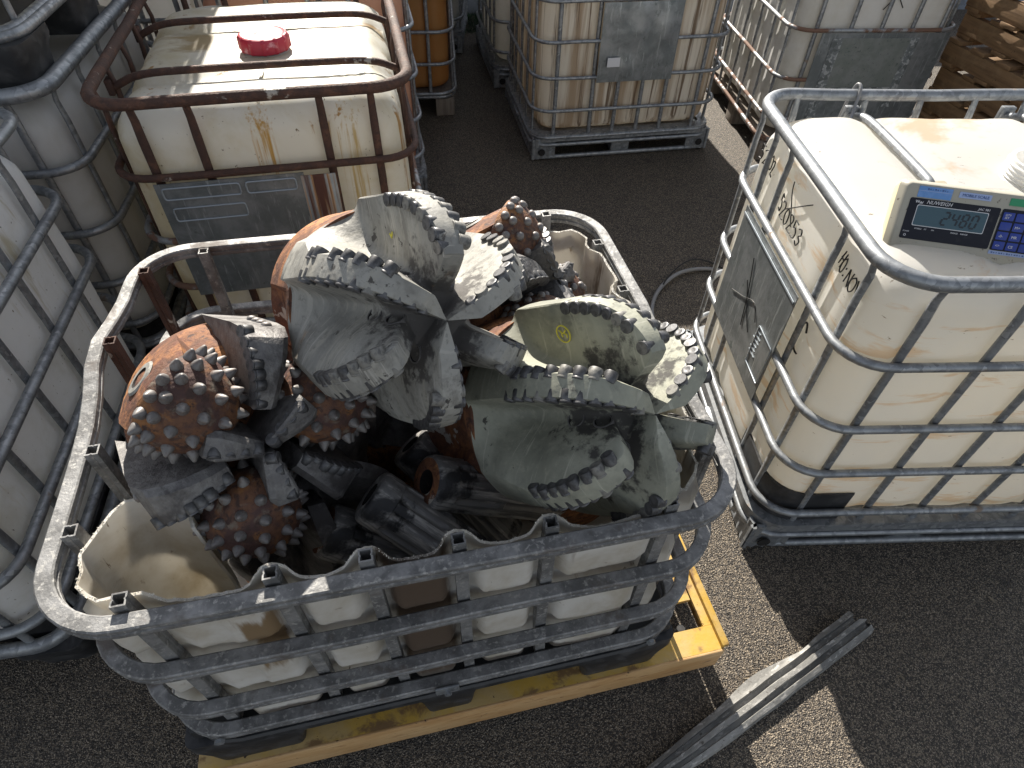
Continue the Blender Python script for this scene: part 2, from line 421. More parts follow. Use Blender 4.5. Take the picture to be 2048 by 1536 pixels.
def circ(r, n=8, ry=None):
    ry = ry or r
    return [(r * math.cos(2 * pi * j / n + pi / n), ry * math.sin(2 * pi * j / n + pi / n)) for j in range(n)]
def sq(a, b, c=0.18):
    """square tube section with cut corners"""
    x, y, k = a / 2, b / 2, min(a, b) * c
    return [(x, -y + k), (x, y - k), (x - k, y), (-x + k, y), (-x, y - k), (-x, -y + k), (-x + k, -y), (x - k, -y)]
def smooth_path(pts, k=6, closed=False):
    P = [Vector(p) for p in pts]; n = len(P); out = []
    rng = range(n if closed else n - 1)
    for i in rng:
        if closed: a, b, c, d = P[i - 1], P[i], P[(i + 1) % n], P[(i + 2) % n]
        else: a, b, c, d = P[max(i - 1, 0)], P[i], P[i + 1], P[min(i + 2, n - 1)]
        for j in range(k):
            t = j / k
            out.append(0.5 * ((2 * b) + (c - a) * t + (2 * a - 5 * b + 4 * c - d) * t * t + (3 * b - a - 3 * c + d) * t ** 3))
    if not closed: out.append(P[-1])
    return out
def rrect(hx, hy, r, seg=6, straight=6):
    pts = []
    cs = [(hx - r, hy - r, 0), (-hx + r, hy - r, pi / 2), (-hx + r, -hy + r, pi), (hx - r, -hy + r, 1.5 * pi)]
    for i, (cx, cy, a0) in enumerate(cs):
        for j in range(seg + 1):
            a = a0 + (pi / 2) * j / seg
            pts.append((cx + r * math.cos(a), cy + r * math.sin(a)))
        e = pts[-1]; nx, ny, na = cs[(i + 1) % 4]
        s = (nx + r * math.cos(na), ny + r * math.sin(na))
        for j in range(1, straight):
            t = j / straight
            pts.append((e[0] + (s[0] - e[0]) * t, e[1] + (s[1] - e[1]) * t))
    return pts
def stroke(mb, pts, rad, n=5, k=4, closed=False):
    mb.sweep(smooth_path(pts, k, closed) if len(pts) > 2 else pts, circ(rad, n), closed)

# ------------------------------------------------------------------ ground
g = MB()
N = 60
g.add([(-40, -15, 0), (40, -15, 0), (40, 65, 0), (-40, 65, 0)], [(0, 1, 2, 3)])
go = g.obj('ground', 'asphalt', None, 0)
go['kind'] = 'structure'

# ------------------------------------------------------------------ intermediate bulk totes
def tank_section(hx, hy, rc, bars_x, bars_y, depth=0.012, wdt=0.035):
    """outline points with shallow channels behind the cage bars"""
    out = []
    for (x, y) in rrect(hx, hy, rc, 7, 40):
        d = 0
        if abs(abs(y) - hy) < 1e-6:
            for b in bars_x: d = max(d, math.exp(-((x - b) / wdt) ** 2))
            out.append((x, y - math.copysign(depth * d, y)))
        elif abs(abs(x) - hx) < 1e-6:
            for b in bars_y: d = max(d, math.exp(-((y - b) / wdt) ** 2))
            out.append((x - math.copysign(depth * d, x), y))
        else: out.append((x, y))
    return out

def make_tank(W, D, bars_x, bars_y, z0, z1, inset=0.05, rc=0.11, straps=(), bulge=0.006, strap_axis='x', seed=0):
    hx, hy = W / 2 - inset, D / 2 - inset
    sec = tank_section(hx, hy, rc, bars_x, bars_y)
    flat = rrect(hx, hy, rc, 7, 40)
    n = len(sec)
    rings = []
    rb, rtp = 0.06, 0.10
    def ring(inset_, z, k):
        out = []
        sx, sy = (hx - inset_) / hx, (hy - inset_) / hy
        for (x, y), (fx, fy) in zip(sec, flat):
            px, py = fx + (x - fx) * k, fy + (y - fy) * k
            out.append([px * sx, py * sy, z])
        return out
    rings.append(ring(hx * 0.5, z0, 0)); rings.append(ring(rb, z0, 0))
    for a in (0.35, 0.7, 1.1, pi / 2): rings.append(ring(rb - rb * math.sin(a), z0 + rb - rb * math.cos(a), a / 1.57))
    nz = 9
    for i in range(1, nz):
        z = z0 + rb + (z1 - rtp - z0 - rb) * i / nz
        rings.append(ring(-bulge * math.sin(pi * i / nz), z, 1))
    for a in (0, 0.26, 0.52, 0.78, 1.05, 1.3, 1.57):
        rings.append(ring(rtp - rtp * math.cos(a), z1 - rtp + rtp * math.sin(a), 1 - a / 1.7))
    m = min(hx, hy)
    for f_ in (0.16, 0.26, 0.36, 0.46, 0.56, 0.66, 0.76, 0.86, 0.94):
        rings.append(ring(rtp + (m - rtp) * f_, z1, 0))
    # relief of the top: channels under the straps, shallow waves, a filling-neck plateau
    for r_ in rings:
        for p in r_:
            if p[2] > z1 - rtp * 0.5:
                c = p[0] if strap_axis == 'y' else p[1]
                for s_ in straps: p[2] -= 0.016 * math.exp(-((c - s_) / 0.035) ** 2)
                p[2] += 0.006 * noise.noise(Vector((p[0] * 3 + seed, p[1] * 3, 1.3)))
                d = math.hypot(p[0], p[1])
                p[2] -= 0.012 * math.exp(-(d / 0.16) ** 4)
            else:
                q = noise.noise(Vector((p[0] * 2.5 + seed, p[1] * 2.5, p[2] * 2.5)))
                k = 1 + 0.008 * q
                p[0] *= k; p[1] *= k
    mb = MB()
    mb.loft(rings, True, True, True)
    return mb

def tote(label, c, yaw, W, D, tank, metal, bars_x, bars_y, z0=0.0, hoops=(1.15, 0.91, 0.68, 0.46, 0.26, 0.14), top_r=0.015, hoop_r=0.011,
         straps=(), strap_axis='x', strap_mat=None, base='steel', plate=None, group='bulk totes in the yard', tube_scale=1.0, bar_mat=None, inset=0.05, tank_z=(0.17, 1.10), seed=0, low_mat=None, name='bulk_tote', base_mat=None, bar_r=0.0125, strap_end=None):
    t = thing(name, label, 'tote', (c[0], c[1], z0), yaw, group)
    make_tank(W, D, bars_x, bars_y, tank_z[0], tank_z[1], inset, straps=straps, strap_axis=strap_axis, seed=seed).obj('tank', tank, t, 50)
    for i, z in enumerate(hoops):
        rad = (top_r if i == 0 else hoop_r)
        hx, hy = W / 2 - rad, D / 2 - rad
        path = []
        for (x, y) in rrect(hx, hy, 0.12, 7, 8):
            q = noise.noise(Vector((x * 4, y * 4, z * 9 + seed)))
            path.append((x * (1 + 0.004 * q), y * (1 + 0.004 * q), z + 0.004 * q))
        mb = MB(); mb.sweep(path, circ(rad, 10), True, (0, 0, 1))
        mb.obj('cage_hoop', low_mat if (low_mat and i >= 2) else metal, t, 60)
    zt, zb = hoops[0], 0.13
    prof = circ(bar_r, 8, 0.0085)
    def bar(x, y, nx, ny):
        off = W / 2 - 2 * hoop_r - 0.008 if nx else D / 2 - 2 * hoop_r - 0.008
        px, py = (nx * off if nx else x), (ny * off if ny else y)
        jit = random.uniform(-0.004, 0.004)
        tx, ty = (0, jit) if nx else (jit, 0)
        pts = [(px + tx, py + ty, zb), (px, py, zb + 0.2), (px - tx, py - ty, 0.6), (px, py, zt - 0.12), (px - nx * 0.004, py - ny * 0.004, zt - 0.06), (px + nx * 0.006, py + ny * 0.006, zt - 0.008)]
        mb = MB()
        mb.sweep(pts, prof, False, (nx, ny, 0), scale=[1, 1, 1, 1, 0.9, 0.8])
        mb.obj('cage_bar', bar_mat or metal, t, 60)
    for b in bars_x:
        bar(b, 0, 0, -1); bar(b, 0, 0, 1)
    for b in bars_y:
        bar(0, b, -1, 0); bar(0, b, 1, 0)
    for s_ in straps:
        mb = MB(); L = (W if strap_axis == 'x' else D) / 2
        pts = [(-L + 0.012, zt - 0.075), (-L + 0.05, zt - 0.055), (-L + 0.13, zt - 0.03), (-L * 0.4, zt - 0.024), (L * 0.4, zt - 0.024), (L - 0.13, zt - 0.03), (L - 0.05, zt - 0.055), (L - 0.012, zt - 0.075)]
        if strap_end is not None and s_ == straps[0]: pts = [(strap_end, zt - 0.028), (strap_end + 0.03, zt - 0.024)] + pts[4:]
        pp = smooth_path([(a, s_, z) if strap_axis == 'x' else (s_, a, z) for a, z in pts], 4)
        mb.sweep(pp, circ(0.013, 8, 0.012), False, (0, 0, 1))
        mb.obj('top_strap', strap_mat or metal, t, 60)
        for e in (-1, 1):
            if e < 0 and strap_end is not None and s_ == straps[0]: continue
            k = MB(); px = e * (L - 0.02)
            q = (px, s_, zt - 0.06) if strap_axis == 'x' else (s_, px, zt - 0.06)
            k.box(q, (0.02, 0.045, 0.05) if strap_axis == 'x' else (0.045, 0.02, 0.05), bev=0.004)
            k.lathe([(0.009, 0), (0.009, 0.02), (0.0, 0.02)], 6, rot=Matrix.Rotation(e * pi / 2, 3, 'Y') if strap_axis == 'x' else Matrix.Rotation(-e * pi / 2, 3, 'X'), loc=(q[0] - (e * 0.03 if strap_axis == 'x' else 0), q[1] - (0 if strap_axis == 'x' else e * 0.03), q[2]))
            k.obj('strap_bracket', strap_mat or metal, t, 40)
    bm_ = base_mat or metal
    if base == 'steel':
        mb = MB(); mb.sweep([(x, y, 0.145) for x, y in rrect(W / 2 - 0.02, D / 2 - 0.02, 0.1, 6, 4)], [(0.012, -0.02), (0.012, 0.02), (-0.05, 0.024), (-0.05, -0.02)], True, (0, 0, 1)); mb.obj('pallet_tray', bm_, t, 40)
        mb = MB(); mb.box((0, 0, 0.15), (W - 0.1, D - 0.1, 0.012)); mb.obj('pallet_deck', bm_, t, 40)
        mb = MB(); mb.sweep([(x, y, 0.018) for x, y in rrect(W / 2 - 0.03, D / 2 - 0.03, 0.1, 6, 4)], circ(0.014, 8), True, (0, 0, 1)); mb.obj('skid_tube', bm_, t, 60)
        mb = MB(); mb.sweep([(x, y, 0.105) for x, y in rrect(W / 2 - 0.012, D / 2 - 0.012, 0.1, 6, 4)], circ(0.012, 8), True, (0, 0, 1)); mb.obj('pallet_rail', bm_, t, 60)
        for sx in (-1, 0, 1):
            for sy in (-1, 0, 1):
                if sx == 0 and sy == 0: continue
                mb = MB(); k = 0.9 if (sx and sy) else 1
                cx, cy = sx * (W / 2 - 0.085), sy * (D / 2 - 0.085)
                if sx and sy:
                    # pressed-sheet corner foot: an L of ribbed sheet
                    for ax in (0, 1):
                        rings = []
                        for j in range(9):
                            u = j / 8 * 0.15; d = 0.006 * (j % 2)
                            if ax == 0: p = (sx * (W / 2 - 0.012 - u), sy * (D / 2 - 0.016 - d)); q = (p[0], p[1] - sy * 0.012)
                            else: p = (sx * (W / 2 - 0.016 - d), sy * (D / 2 - 0.012 - u)); q = (p[0] - sx * 0.012, p[1])
                            rings.append([(p[0], p[1], 0.012), (p[0], p[1], 0.142), (q[0], q[1], 0.142), (q[0], q[1], 0.012)])
                        mb.loft(rings, True)
                    mb.lathe([(0.0, 0.0), (0.022, 0.0), (0.022, 0.004)], 14, mi=1, rot=Matrix.Rotation(pi / 2 * sy, 3, 'X'), loc=(sx * (W / 2 - 0.075), sy * (D / 2 - 0.005), 0.06))
                else:
                    mb.box((cx, cy, 0.075), (0.13, 0.10, 0.128), bev=0.02)
                    mb.box((cx, cy, 0.11), (0.19, 0.12, 0.05), bev=0.015)
                mb.obj('pallet_foot', [bm_, 'hole'], t, 30)
    elif base == 'black':
        mb = MB(); mb.sweep([(x, y, 0.14) for x, y in rrect(W / 2 - 0.03, D / 2 - 0.03, 0.1, 6, 4)], circ(0.02, 8, 0.026), True, (0, 0, 1)); mb.obj('pallet_rail', metal, t, 60)
        mb = MB(); mb.box((0, 0, 0.14), (W - 0.12, D - 0.12, 0.03), bev=0.01); mb.obj('pallet_deck', 'black', t, 40)
        for sx in (-1, 0, 1):
            for sy in (-1, 0, 1):
                mb = MB(); cx, cy = sx * (W / 2 - 0.10), sy * (D / 2 - 0.13)
                rings = [[(cx + x * k_, cy + y * k_, z) for x, y in rrect(0.10, 0.12, 0.04, 4, 2)] for z, k_ in ((0.0, 0.78), (0.06, 0.86), (0.10, 1.0), (0.128, 1.0))]
                mb.loft(rings, True); mb.obj('pallet_foot', 'black', t, 40)
    elif base == 'timber':
        mb = MB(); mb.sweep([(x, y, 0.135) for x, y in rrect(W / 2 - 0.02, D / 2 - 0.02, 0.1, 6, 4)], circ(0.012, 8), True, (0, 0, 1)); mb.obj('pallet_rail', metal, t, 60)
        mb = MB(); mb.box((0, 0, 0.14), (W - 0.08, D - 0.08, 0.03)); mb.obj('pallet_deck', 'grey_wood', t, 40)
        for sx in (-1, 0, 1):
            for sy in (-1, 0, 1):
                mb = MB(); mb.box((sx * (W / 2 - 0.09), sy * (D / 2 - 0.09), 0.06), (0.13, 0.13, 0.12), bev=0.008); mb.obj('pallet_foot', 'grey_wood', t, 40)
    if plate:
        face, a0, a1, b0, b1, dents = plate
        mb = MB(); nu, nv = 16, 12
        grid = []
        for th_ in (0, 1):
            for i in range(nu + 1):
                for j in range(nv + 1):
                    u, v_ = i / nu, j / nv
                    q = noise.noise(Vector((u * 3, v_ * 3, seed + 2.2))) * dents * math.sin(pi * u) ** 0.5 * math.sin(pi * v_) ** 0.5
                    off = 0.003 + abs(q) - 0.003 * th_
                    a = a0 + (a1 - a0) * u; z = b0 + (b1 - b0) * v_
                    if face == 'front': grid.append((a, -D / 2 - off + 0.002, z))
                    else: grid.append((-W / 2 - off + 0.002, a, z))
        w_ = nv + 1; o2 = (nu + 1) * w_; fs = []
        for i in range(nu):
            for j in range(nv):
                fs.append((i * w_ + j, (i + 1) * w_ + j, (i + 1) * w_ + j + 1, i * w_ + j + 1))
                fs.append((o2 + i * w_ + j, o2 + i * w_ + j + 1, o2 + (i + 1) * w_ + j + 1, o2 + (i + 1) * w_ + j))
        for i in range(nu):
            fs.append((i * w_, o2 + i * w_, o2 + (i + 1) * w_, (i + 1) * w_)); fs.append((i * w_ + nv, (i + 1) * w_ + nv, o2 + (i + 1) * w_ + nv, o2 + i * w_ + nv))
        for j in range(nv):
            fs.append((j, j + 1, o2 + j + 1, o2 + j)); k = nu * w_; fs.append((k + j, o2 + k + j, o2 + k + j + 1, k + j + 1))
        mb.add(grid, fs); mb.obj('label_plate', 'plate', t, 40)
    return t

def neck_and_cap(t, x, y, z, cap=True):
    mb = MB()
    prof = [(0.088, z - 0.02), (0.084, z)]
    for i in range(4):
        prof += [(0.076, z + 0.004 + i * 0.011), (0.081, z + 0.008 + i * 0.011), (0.076, z + 0.012 + i * 0.011)]
    prof += [(0.076, z + 0.052), (0.066, z + 0.052), (0.066, z - 0.03)]
    mb.lathe(prof, 40, loc=(x, y, 0)); mb.obj('neck', 'hdpe_white', t, 40)
    if cap:
        mb = MB(); n = 96; rings = []
        for r_, dz, rib in ((0.083, 0.008, 1), (0.088, 0.012, 1), (0.088, 0.05, 1), (0.084, 0.058, 0), (0.078, 0.06, 0), (0.07, 0.057, 0), (0.03, 0.057, 0), (0.02, 0.06, 0), (0.0, 0.06, 0)):
            ring = []
            for j in range(n):
                a = 2 * pi * j / n; k = r_ + (0.004 if rib and j % 8 < 2 else 0)
                ring.append((x + k * math.cos(a), y + k * math.sin(a), z + dz))
            rings.append(ring)
        mb.loft(rings, True, True, False); mb.obj('screw_cap', 'red_cap', t, 30)

# --- the rust-framed tote behind the cut-down one
BX = (-0.345, -0.19, 0.01, 0.195, 0.36)
tB = tote('cream bulk tote with rusty brown cage and red screw cap on top', (-.953, 2.48), .235, 1.0, 1.2, 'hdpe_rusty', 'rust', (-0.355, -0.195, 0.195, 0.355), (-0.45, -0.27, -0.05, 0.16, 0.42),
          straps=(-0.275, 0.215), strap_axis='x', strap_mat='rust', plate=('front', -0.37, 0.10, 0.45, 0.90, 0.004), base='black', low_mat='half_rust', seed=1.0, top_r=0.0185, hoop_r=0.0125, bar_r=0.0145, hoops=(1.15, 0.915, 0.68, 0.48, 0.28), inset=0.045)
neck_and_cap(tB, 0.005, -0.03, 1.09)
for x0, x1, z0, z1 in ((-0.35, -0.11, 0.845, 0.885), (-0.34, -0.11, 0.765, 0.812), (-0.09, 0.07, 0.845, 0.885)):
    mb = MB(); mb.sweep([(x + (x0 + x1) / 2, -0.6045, y + (z0 + z1) / 2) for x, y in rrect((x1 - x0) / 2, (z1 - z0) / 2, 0.008, 2, 2)], circ(0.0028, 6), True, (0, 1, 0)); mb.obj('plate_rim', 'plate_rim', tB, 60)
mb = MB(); mb.box((0.145, -0.602, 0.66), (0.115, 0.004, 0.46), bev=0.001); mb.obj('side_plate', 'plate_drip', tB, 30)
for cx in (-0.235, 0.185):
    mb = MB(); mb.sweep([(cx + 0.085 * math.cos(a), 0.42 + 0.07 * math.sin(a), 1.094) for a in [i * pi / 16 for i in range(32)]], circ(0.006, 6, 0.004), True, (0, 0, 1)); mb.obj('moulded_oval', 'hdpe_rusty', tB, 60)
mb = MB(); mb.sweep([(0.0 + 0.004 * math.sin(i), y, 1.0965) for i, y in enumerate([-0.5 + 0.032 * i for i in range(12)])], circ(0.004, 6, 0.003), False, (0, 0, 1)); mb.obj('mould_seam', 'hdpe_rusty', tB, 60)

# --- the tote with the weighing indicator on top
tD = tote('clean white bulk tote with open neck carrying the weighing indicator', (1.363, 1.589), .06, 1.2, 1.0, 'hdpe_scale', 'galv', (-0.455, -0.232, -0.05, 0.13, 0.30, 0.47), (-0.37, -0.215, 0.17, 0.30, 0.43),
          straps=(-0.262, 0.262), strap_axis='y', plate=('side', -0.20, 0.27, 0.46, 0.885, 0.003), seed=2.0, hoops=(1.15, 0.90, 0.66, 0.455, 0.235), top_r=0.018, hoop_r=0.0125, strap_end=-0.02, tank_z=(0.17, 1.122), inset=0.042)
mb = MB(); mb.sweep([(-0.6035, x - 0.135, y + 0.60) for x, y in rrect(0.055, 0.075, 0.004, 2, 2)], circ(0.002, 5), True, (1, 0, 0)); mb.obj('plate_rim', 'plate_rim', tD, 60)
mb = MB(); mb.box((-0.6035, 0.035, 0.862), (0.003, 0.46, 0.006)); mb.obj('plate_rim', 'plate_rim', tD, 0)
for q in range(6):
    mb = MB(); mb.box((-0.603, -0.09 - 0.004 * (q % 2), 0.655 - 0.017 * q), (0.002, 0.03 + 0.008 * ((q * 7) % 3), 0.004)); mb.obj('embossed_line', 'plate_rim', tD, 0)
mb = MB()
for pts in (((0.10, 0.80), (0.06, 0.70), (0.03, 0.58)), ((0.17, 0.62), (0.08, 0.66), (0.0, 0.70), (-0.05, 0.66)), ((0.09, 0.72), (0.02, 0.64), (-0.03, 0.60))):
    stroke(mb, [(-0.6045, y_, z_) for y_, z_ in pts], 0.0016, 5, 5)
mb.obj('handwriting', 'marker', tD, 0)
mb = MB(); mb.box((-0.255, -0.035, 1.115), (0.07, 0.045, 0.03), bev=0.006); mb.obj('strap_clip', 'hdpe_white', tD, 40)
neck_and_cap(tD, 0.06, 0.03, 1.108, cap=False)
mb = MB()
rings = []
for z in (0.19, 0.33):
    rings.append([(x, y, z) for x, y in ([(-0.572 + 0.12 * (1 - math.cos(a)), -0.472 + 0.12 * (1 - math.sin(a))) for a in [i * pi / 16 for i in range(9)]])])
path = [(-0.572, -0.20)] + [(-0.452 - 0.12 * math.cos(a), -0.352 - 0.12 * math.sin(a)) for a in [i * pi / 16 for i in range(9)]] + [(-0.31, -0.472)]
ring = []
for (x, y) in path: ring.append([(x, y, 0.17), (x, y, 0.315), (x * 0.985, y * 0.985, 0.315), (x * 0.985, y * 0.985, 0.17)])
mb.loft(ring, True); mb.obj('corner_guard', 'black', tD, 40)

# --- stained tote, middle of the back row
tE = tote('stained cream bulk tote with crumpled grey plate in the middle of the back row', (.561, 4.35), .202, 1.2, 1.0, 'hdpe_streaked', 'galv', (-0.455, -0.230, -0.075, 0.079, 0.231, 0.447), (-0.38, -0.19, 0.0, 0.19, 0.38),
          plate=('front', -0.222, 0.240, 0.475, 0.895, 0.03), seed=3.0, hoops=(1.15, 0.905, 0.70, 0.505, 0.315, 0.15), hoop_r=0.0105)
mb = MB(); mb.box((0, 0, 0), (0.075, 0.003, 0.05)); lb = mb.obj('paper_label', 'print', tE, 0); lb.location = (-0.138, -0.522, 0.593)
tE2 = tote('dim bulk tote directly behind the stained one of the back row', (.279, 5.44), .2, 1.2, 1.0, 'hdpe_dull', 'galv', (-0.44, -0.2, 0.0, 0.2, 0.44), (-0.38, -0.19, 0.0, 0.19, 0.38), seed=4.0)
# --- grey tote at the back right
tF = tote('white bulk tote with half rusted hoops next to the timber pallets', (1.951, 4.478), .095, 1.0, 1.2, 'hdpe_dull', 'half_rust', (-0.36, -0.16, 0.02, 0.2, 0.37), (-0.48, -0.27, -0.06, 0.14, 0.34, 0.5),
          plate=('front', -0.33, 0.42, 0.22, 0.765, 0.003), seed=5.0, hoops=(1.22, 0.98, 0.775, 0.51, 0.28, 0.15), bar_mat='galv', base='timber', tank_z=(0.17, 1.17))
for nm, m_, x0, x1, z0, z1 in (('label_residue', 'residue', -0.20, 0.20, 0.47, 0.74), ('label_glue', 'glue', -0.26, -0.20, 0.28, 0.74), ('label_glue', 'glue', 0.20, 0.25, 0.35, 0.74), ('label_glue', 'glue', -0.20, 0.20, 0.42, 0.468)):
    mb = MB(); mb.box(((x0 + x1) / 2, -0.6035, (z0 + z1) / 2), (x1 - x0, 0.0022, z1 - z0)); mb.obj(nm, m_, tF, 0)
mb = MB()
for a, b in (((-0.02, 1.02), (0.10, 0.88)), ((0.10, 1.03), (-0.01, 0.87))): mb.sweep([(a[0], -0.560, a[1]), (b[0], -0.562, b[1])], circ(0.003, 5))
mb.obj('handwriting', 'marker', tF, 0)
# --- orange and peach tanks behind the rusty one
tC1 = tote('peach coloured bulk tote half hidden behind the rusty framed one', (-1.105, 3.625), .235, 1.0, 1.0, 'hdpe_peach', 'galv', (-0.36, -0.16, 0.02, 0.2, 0.37), (-0.38, -0.19, 0.0, 0.19, 0.38), seed=6.0)
tC2 = tote('amber stained bulk tote on timber blocks at the back of the aisle', (-1.085, 4.79), .12, 1.2, 1.0, 'hdpe_orange', 'galv', (-0.44, -0.2, 0.0, 0.2, 0.42), (-0.38, -0.19, 0.0, 0.19, 0.38), seed=7.0, base='timber', hoops=(1.15, 0.95, 0.75, 0.545, 0.35, 0.16))
tC0 = tote('unseen bulk tote added behind the amber one to shade the aisle', (-1.09, 6.0), .03, 1.2, 1.0, 'hdpe_dull', 'galv', (-0.44, -0.2, 0.0, 0.2, 0.44), (-0.38, -0.19, 0.0, 0.19, 0.38), seed=15.0)  # hidden from view; added so its shadow narrows the sunlit sliver of asphalt
tC5 = tote('unseen upper bulk tote added behind the amber one to shade the aisle', (-1.09, 6.0), .03, 1.2, 1.0, 'hdpe_dull', 'galv', (-0.44, -0.2, 0.0, 0.2, 0.44), (-0.38, -0.19, 0.0, 0.19, 0.38), z0=1.165, seed=17.0)  # second tier above the frame, added to lengthen that shadow
tC3 = tote('unseen bulk tote added to shade the aisle, lower of its stack', (-1.48, 7.70), .02, 1.2, 1.0, 'hdpe_dull', 'galv', (-0.44, -0.2, 0.0, 0.2, 0.44), (-0.38, -0.19, 0.0, 0.19, 0.38), seed=11.0)  # stack out of view, added as a far shadow blocker
tC4 = tote('unseen bulk tote added to shade the aisle, upper of its stack', (-1.48, 7.70), .02, 1.2, 1.0, 'hdpe_dull', 'galv', (-0.44, -0.2, 0.0, 0.2, 0.44), (-0.38, -0.19, 0.0, 0.19, 0.38), z0=1.16, seed=12.0)  # upper half of the same added shadow blocker
tL4 = tote('white bulk tote left of the peach one, lower of its stack', (-2.13, 3.82), .19, 1.0, 1.2, 'hdpe_white', 'galv', (-0.36, -0.16, 0.02, 0.2, 0.37), (-0.46, -0.24, -0.02, 0.2, 0.42), seed=13.0, base='black')
tL5 = tote('unseen white bulk tote added to shade the rusty one, upper of its stack', (-2.08, 3.82), .19, 1.0, 1.2, 'hdpe_white', 'galv', (-0.36, -0.16, 0.02, 0.2, 0.37), (-0.46, -0.24, -0.02, 0.2, 0.42), z0=1.16, seed=14.0, base='black')  # above the frame; added to cast shade on the rusty tote's top
# --- left row
tL1 = tote('white bulk tote at the left edge nearest the camera', (-1.80, 1.116), .19, 1.0, 1.2, 'hdpe_white', 'galv', (-0.36, -0.16, 0.02, 0.2, 0.37), (-0.46, -0.27, -0.05, 0.16, 0.38), seed=8.0, base='black', hoops=(1.15, 0.90, 0.68, 0.47, 0.27), hoop_r=0.0155, bar_r=0.0145)
tL2 = tote('greyish bulk tote carrying another one, left of the rusty cage', (-2.0, 2.36), .16, 1.0, 1.2, 'hdpe_dull', 'galv', (-0.36, -0.16, 0.02, 0.2, 0.37), (-0.46, -0.24, -0.02, 0.2, 0.42), seed=9.0, base='black', top_r=0.024, hoop_r=0.014)
tL3 = tote('upper bulk tote with black pallet feet stacked in the top left corner', (-2.03, 2.40), .16, 1.0, 1.2, 'hdpe_white', 'galv', (-0.36, -0.16, 0.02, 0.2, 0.37), (-0.46, -0.24, -0.02, 0.2, 0.42), z0=1.15, seed=10.0, base='black', tank_z=(0.2, 1.1), hoop_r=0.016)

# ------------------------------------------------------------------ end of the aisle: grass strip and a low wall added to shade it
lw = thing('shade_wall', 'low dark wall added to shade the grass, on a pale grey kerb plinth', 'wall', (2.3, 6.98, 0), 0.12)
mb = MB(); mb.box((0, 0, 0.065), (6.0, 0.26, 0.13), bev=0.01); mb.obj('plinth', 'skip_rim', lw)
mb = MB(); mb.box((0, 0.05, 0.55), (6.0, 0.12, 0.84), bev=0.01); mb.obj('shade_wall_body', 'dark_wall', lw)  # wall invented to keep the grass strip in shade
gs = MB()
for i in range(5000):
    x = random.uniform(-1.2, 0.5); y = random.uniform(6.02, 6.55); h = random.uniform(0.02, 0.05); a = random.uniform(0, 6.28)
    d = Vector((math.cos(a), math.sin(a), 0)) * 0.004; l = Vector((random.uniform(-1, 1), random.uniform(-1, 1), 0)) * 0.02; p = Vector((x, y, 0))
    gs.add([p - d, p + d, p + l + Vector((0, 0, h))], [(0, 1, 2)])
go = gs.obj('grass', 'skip_green', None, 0); go['kind'] = 'stuff'

# ------------------------------------------------------------------ timber pallets, back right
def pallet_meshes():
    m = MB(); m.box((0, 0, 0), (0.042, 1.2, 0.095), bev=0.003)
    d = MB(); d.box((0, 0, 0), (1.0, 0.10, 0.022), bev=0.003)
    out = []
    for k, b in (('stringer', m), ('deck_board', d)):
        me = b.mesh(k); me.shade_smooth(); me.set_sharp_from_angle(angle=R(35)); me.materials.append(MT['wood']); out.append(me)
    return out
stringer_me, board_me = pallet_meshes()
for k in range(9):
    ang = 0.25
    th = thing('timber_pallet', 'bare timber pallet, %s in the stack at the right edge' % ('lowest one', 'second lowest', 'third from bottom', 'fourth from bottom', 'middle one', 'fourth from top', 'third from top', 'second from top', 'topmost one')[k], 'pallet',
               (3.16 + random.uniform(-.02, .02), 3.60 + random.uniform(-.02, .02), k * 0.142), ang + random.uniform(-.02, .02), 'timber pallets in a stack')
    for x in (-0.478, 0, 0.478):
        o = bpy.data.objects.new('stringer', stringer_me); COL.objects.link(o); o.parent = th; o.location = (x, random.uniform(-.004, .004), 0.022 + 0.0485)
    for z, ys in ((0.011, (-0.55, -0.27, 0, 0.27, 0.55)), (0.1305, (-0.55, -0.37, -0.18, 0, 0.18, 0.37, 0.55))):
        for y in ys:
            o = bpy.data.objects.new('deck_board', board_me); COL.objects.link(o); o.parent = th; o.location = (random.uniform(-.008, .008), y, z)

# ------------------------------------------------------------------ the cut-down tote full of drill bits
AX, AY, AA = -.253, .962, .244
MA = Matrix.Translation((AX, AY, 0)) @ Matrix.Rotation(AA, 4, 'Z')
pf = thing('weighing_platform', 'worn yellow steel weighing platform under the cut-down tote', 'platform', (AX, AY, 0), AA)
mb = MB()
# top frame with a square cut-out near the front right corner
mb.box((0.073, -0.467, 0.178), (1.394, 0.07, 0.014)); mb.box((0.073, 0.467, 0.178), (1.394, 0.07, 0.014))
mb.box((-0.55, 0, 0.178), (0.14, 0.862, 0.014)); mb.box((0.755, 0, 0.1775), (0.03, 0.862, 0.013))
mb.box((0.645, 0.04, 0.178), (0.18, 0.78, 0.014))
mb.obj('platform_top', 'yellow', pf, 30)
mb = MB(); mb.box((0.073, -0.505, 0.128), (1.398, 0.008, 0.114), bev=0.003); mb.obj('front_skirt', 'yellow_side', pf, 30)
mb = MB(); mb.box((0.772, 0.0, 0.128), (0.008, 0.998, 0.112), bev=0.003); mb.obj('end_skirt', 'yellow', pf, 30)
mb = MB(); mb.box((-0.624, 0.0, 0.128), (0.008, 0.998, 0.112), bev=0.003); mb.obj('end_skirt', 'yellow', pf, 30)
mb = MB(); mb.box((0.073, 0.505, 0.128), (1.398, 0.008, 0.114), bev=0.003); mb.obj('back_skirt', 'yellow_side', pf, 30)
mb = MB(); mb.box((0.775, -0.15, 0.192), (0.022, 0.70, 0.018), bev=0.004); mb.obj('raised_edge', 'yellow', pf, 30)
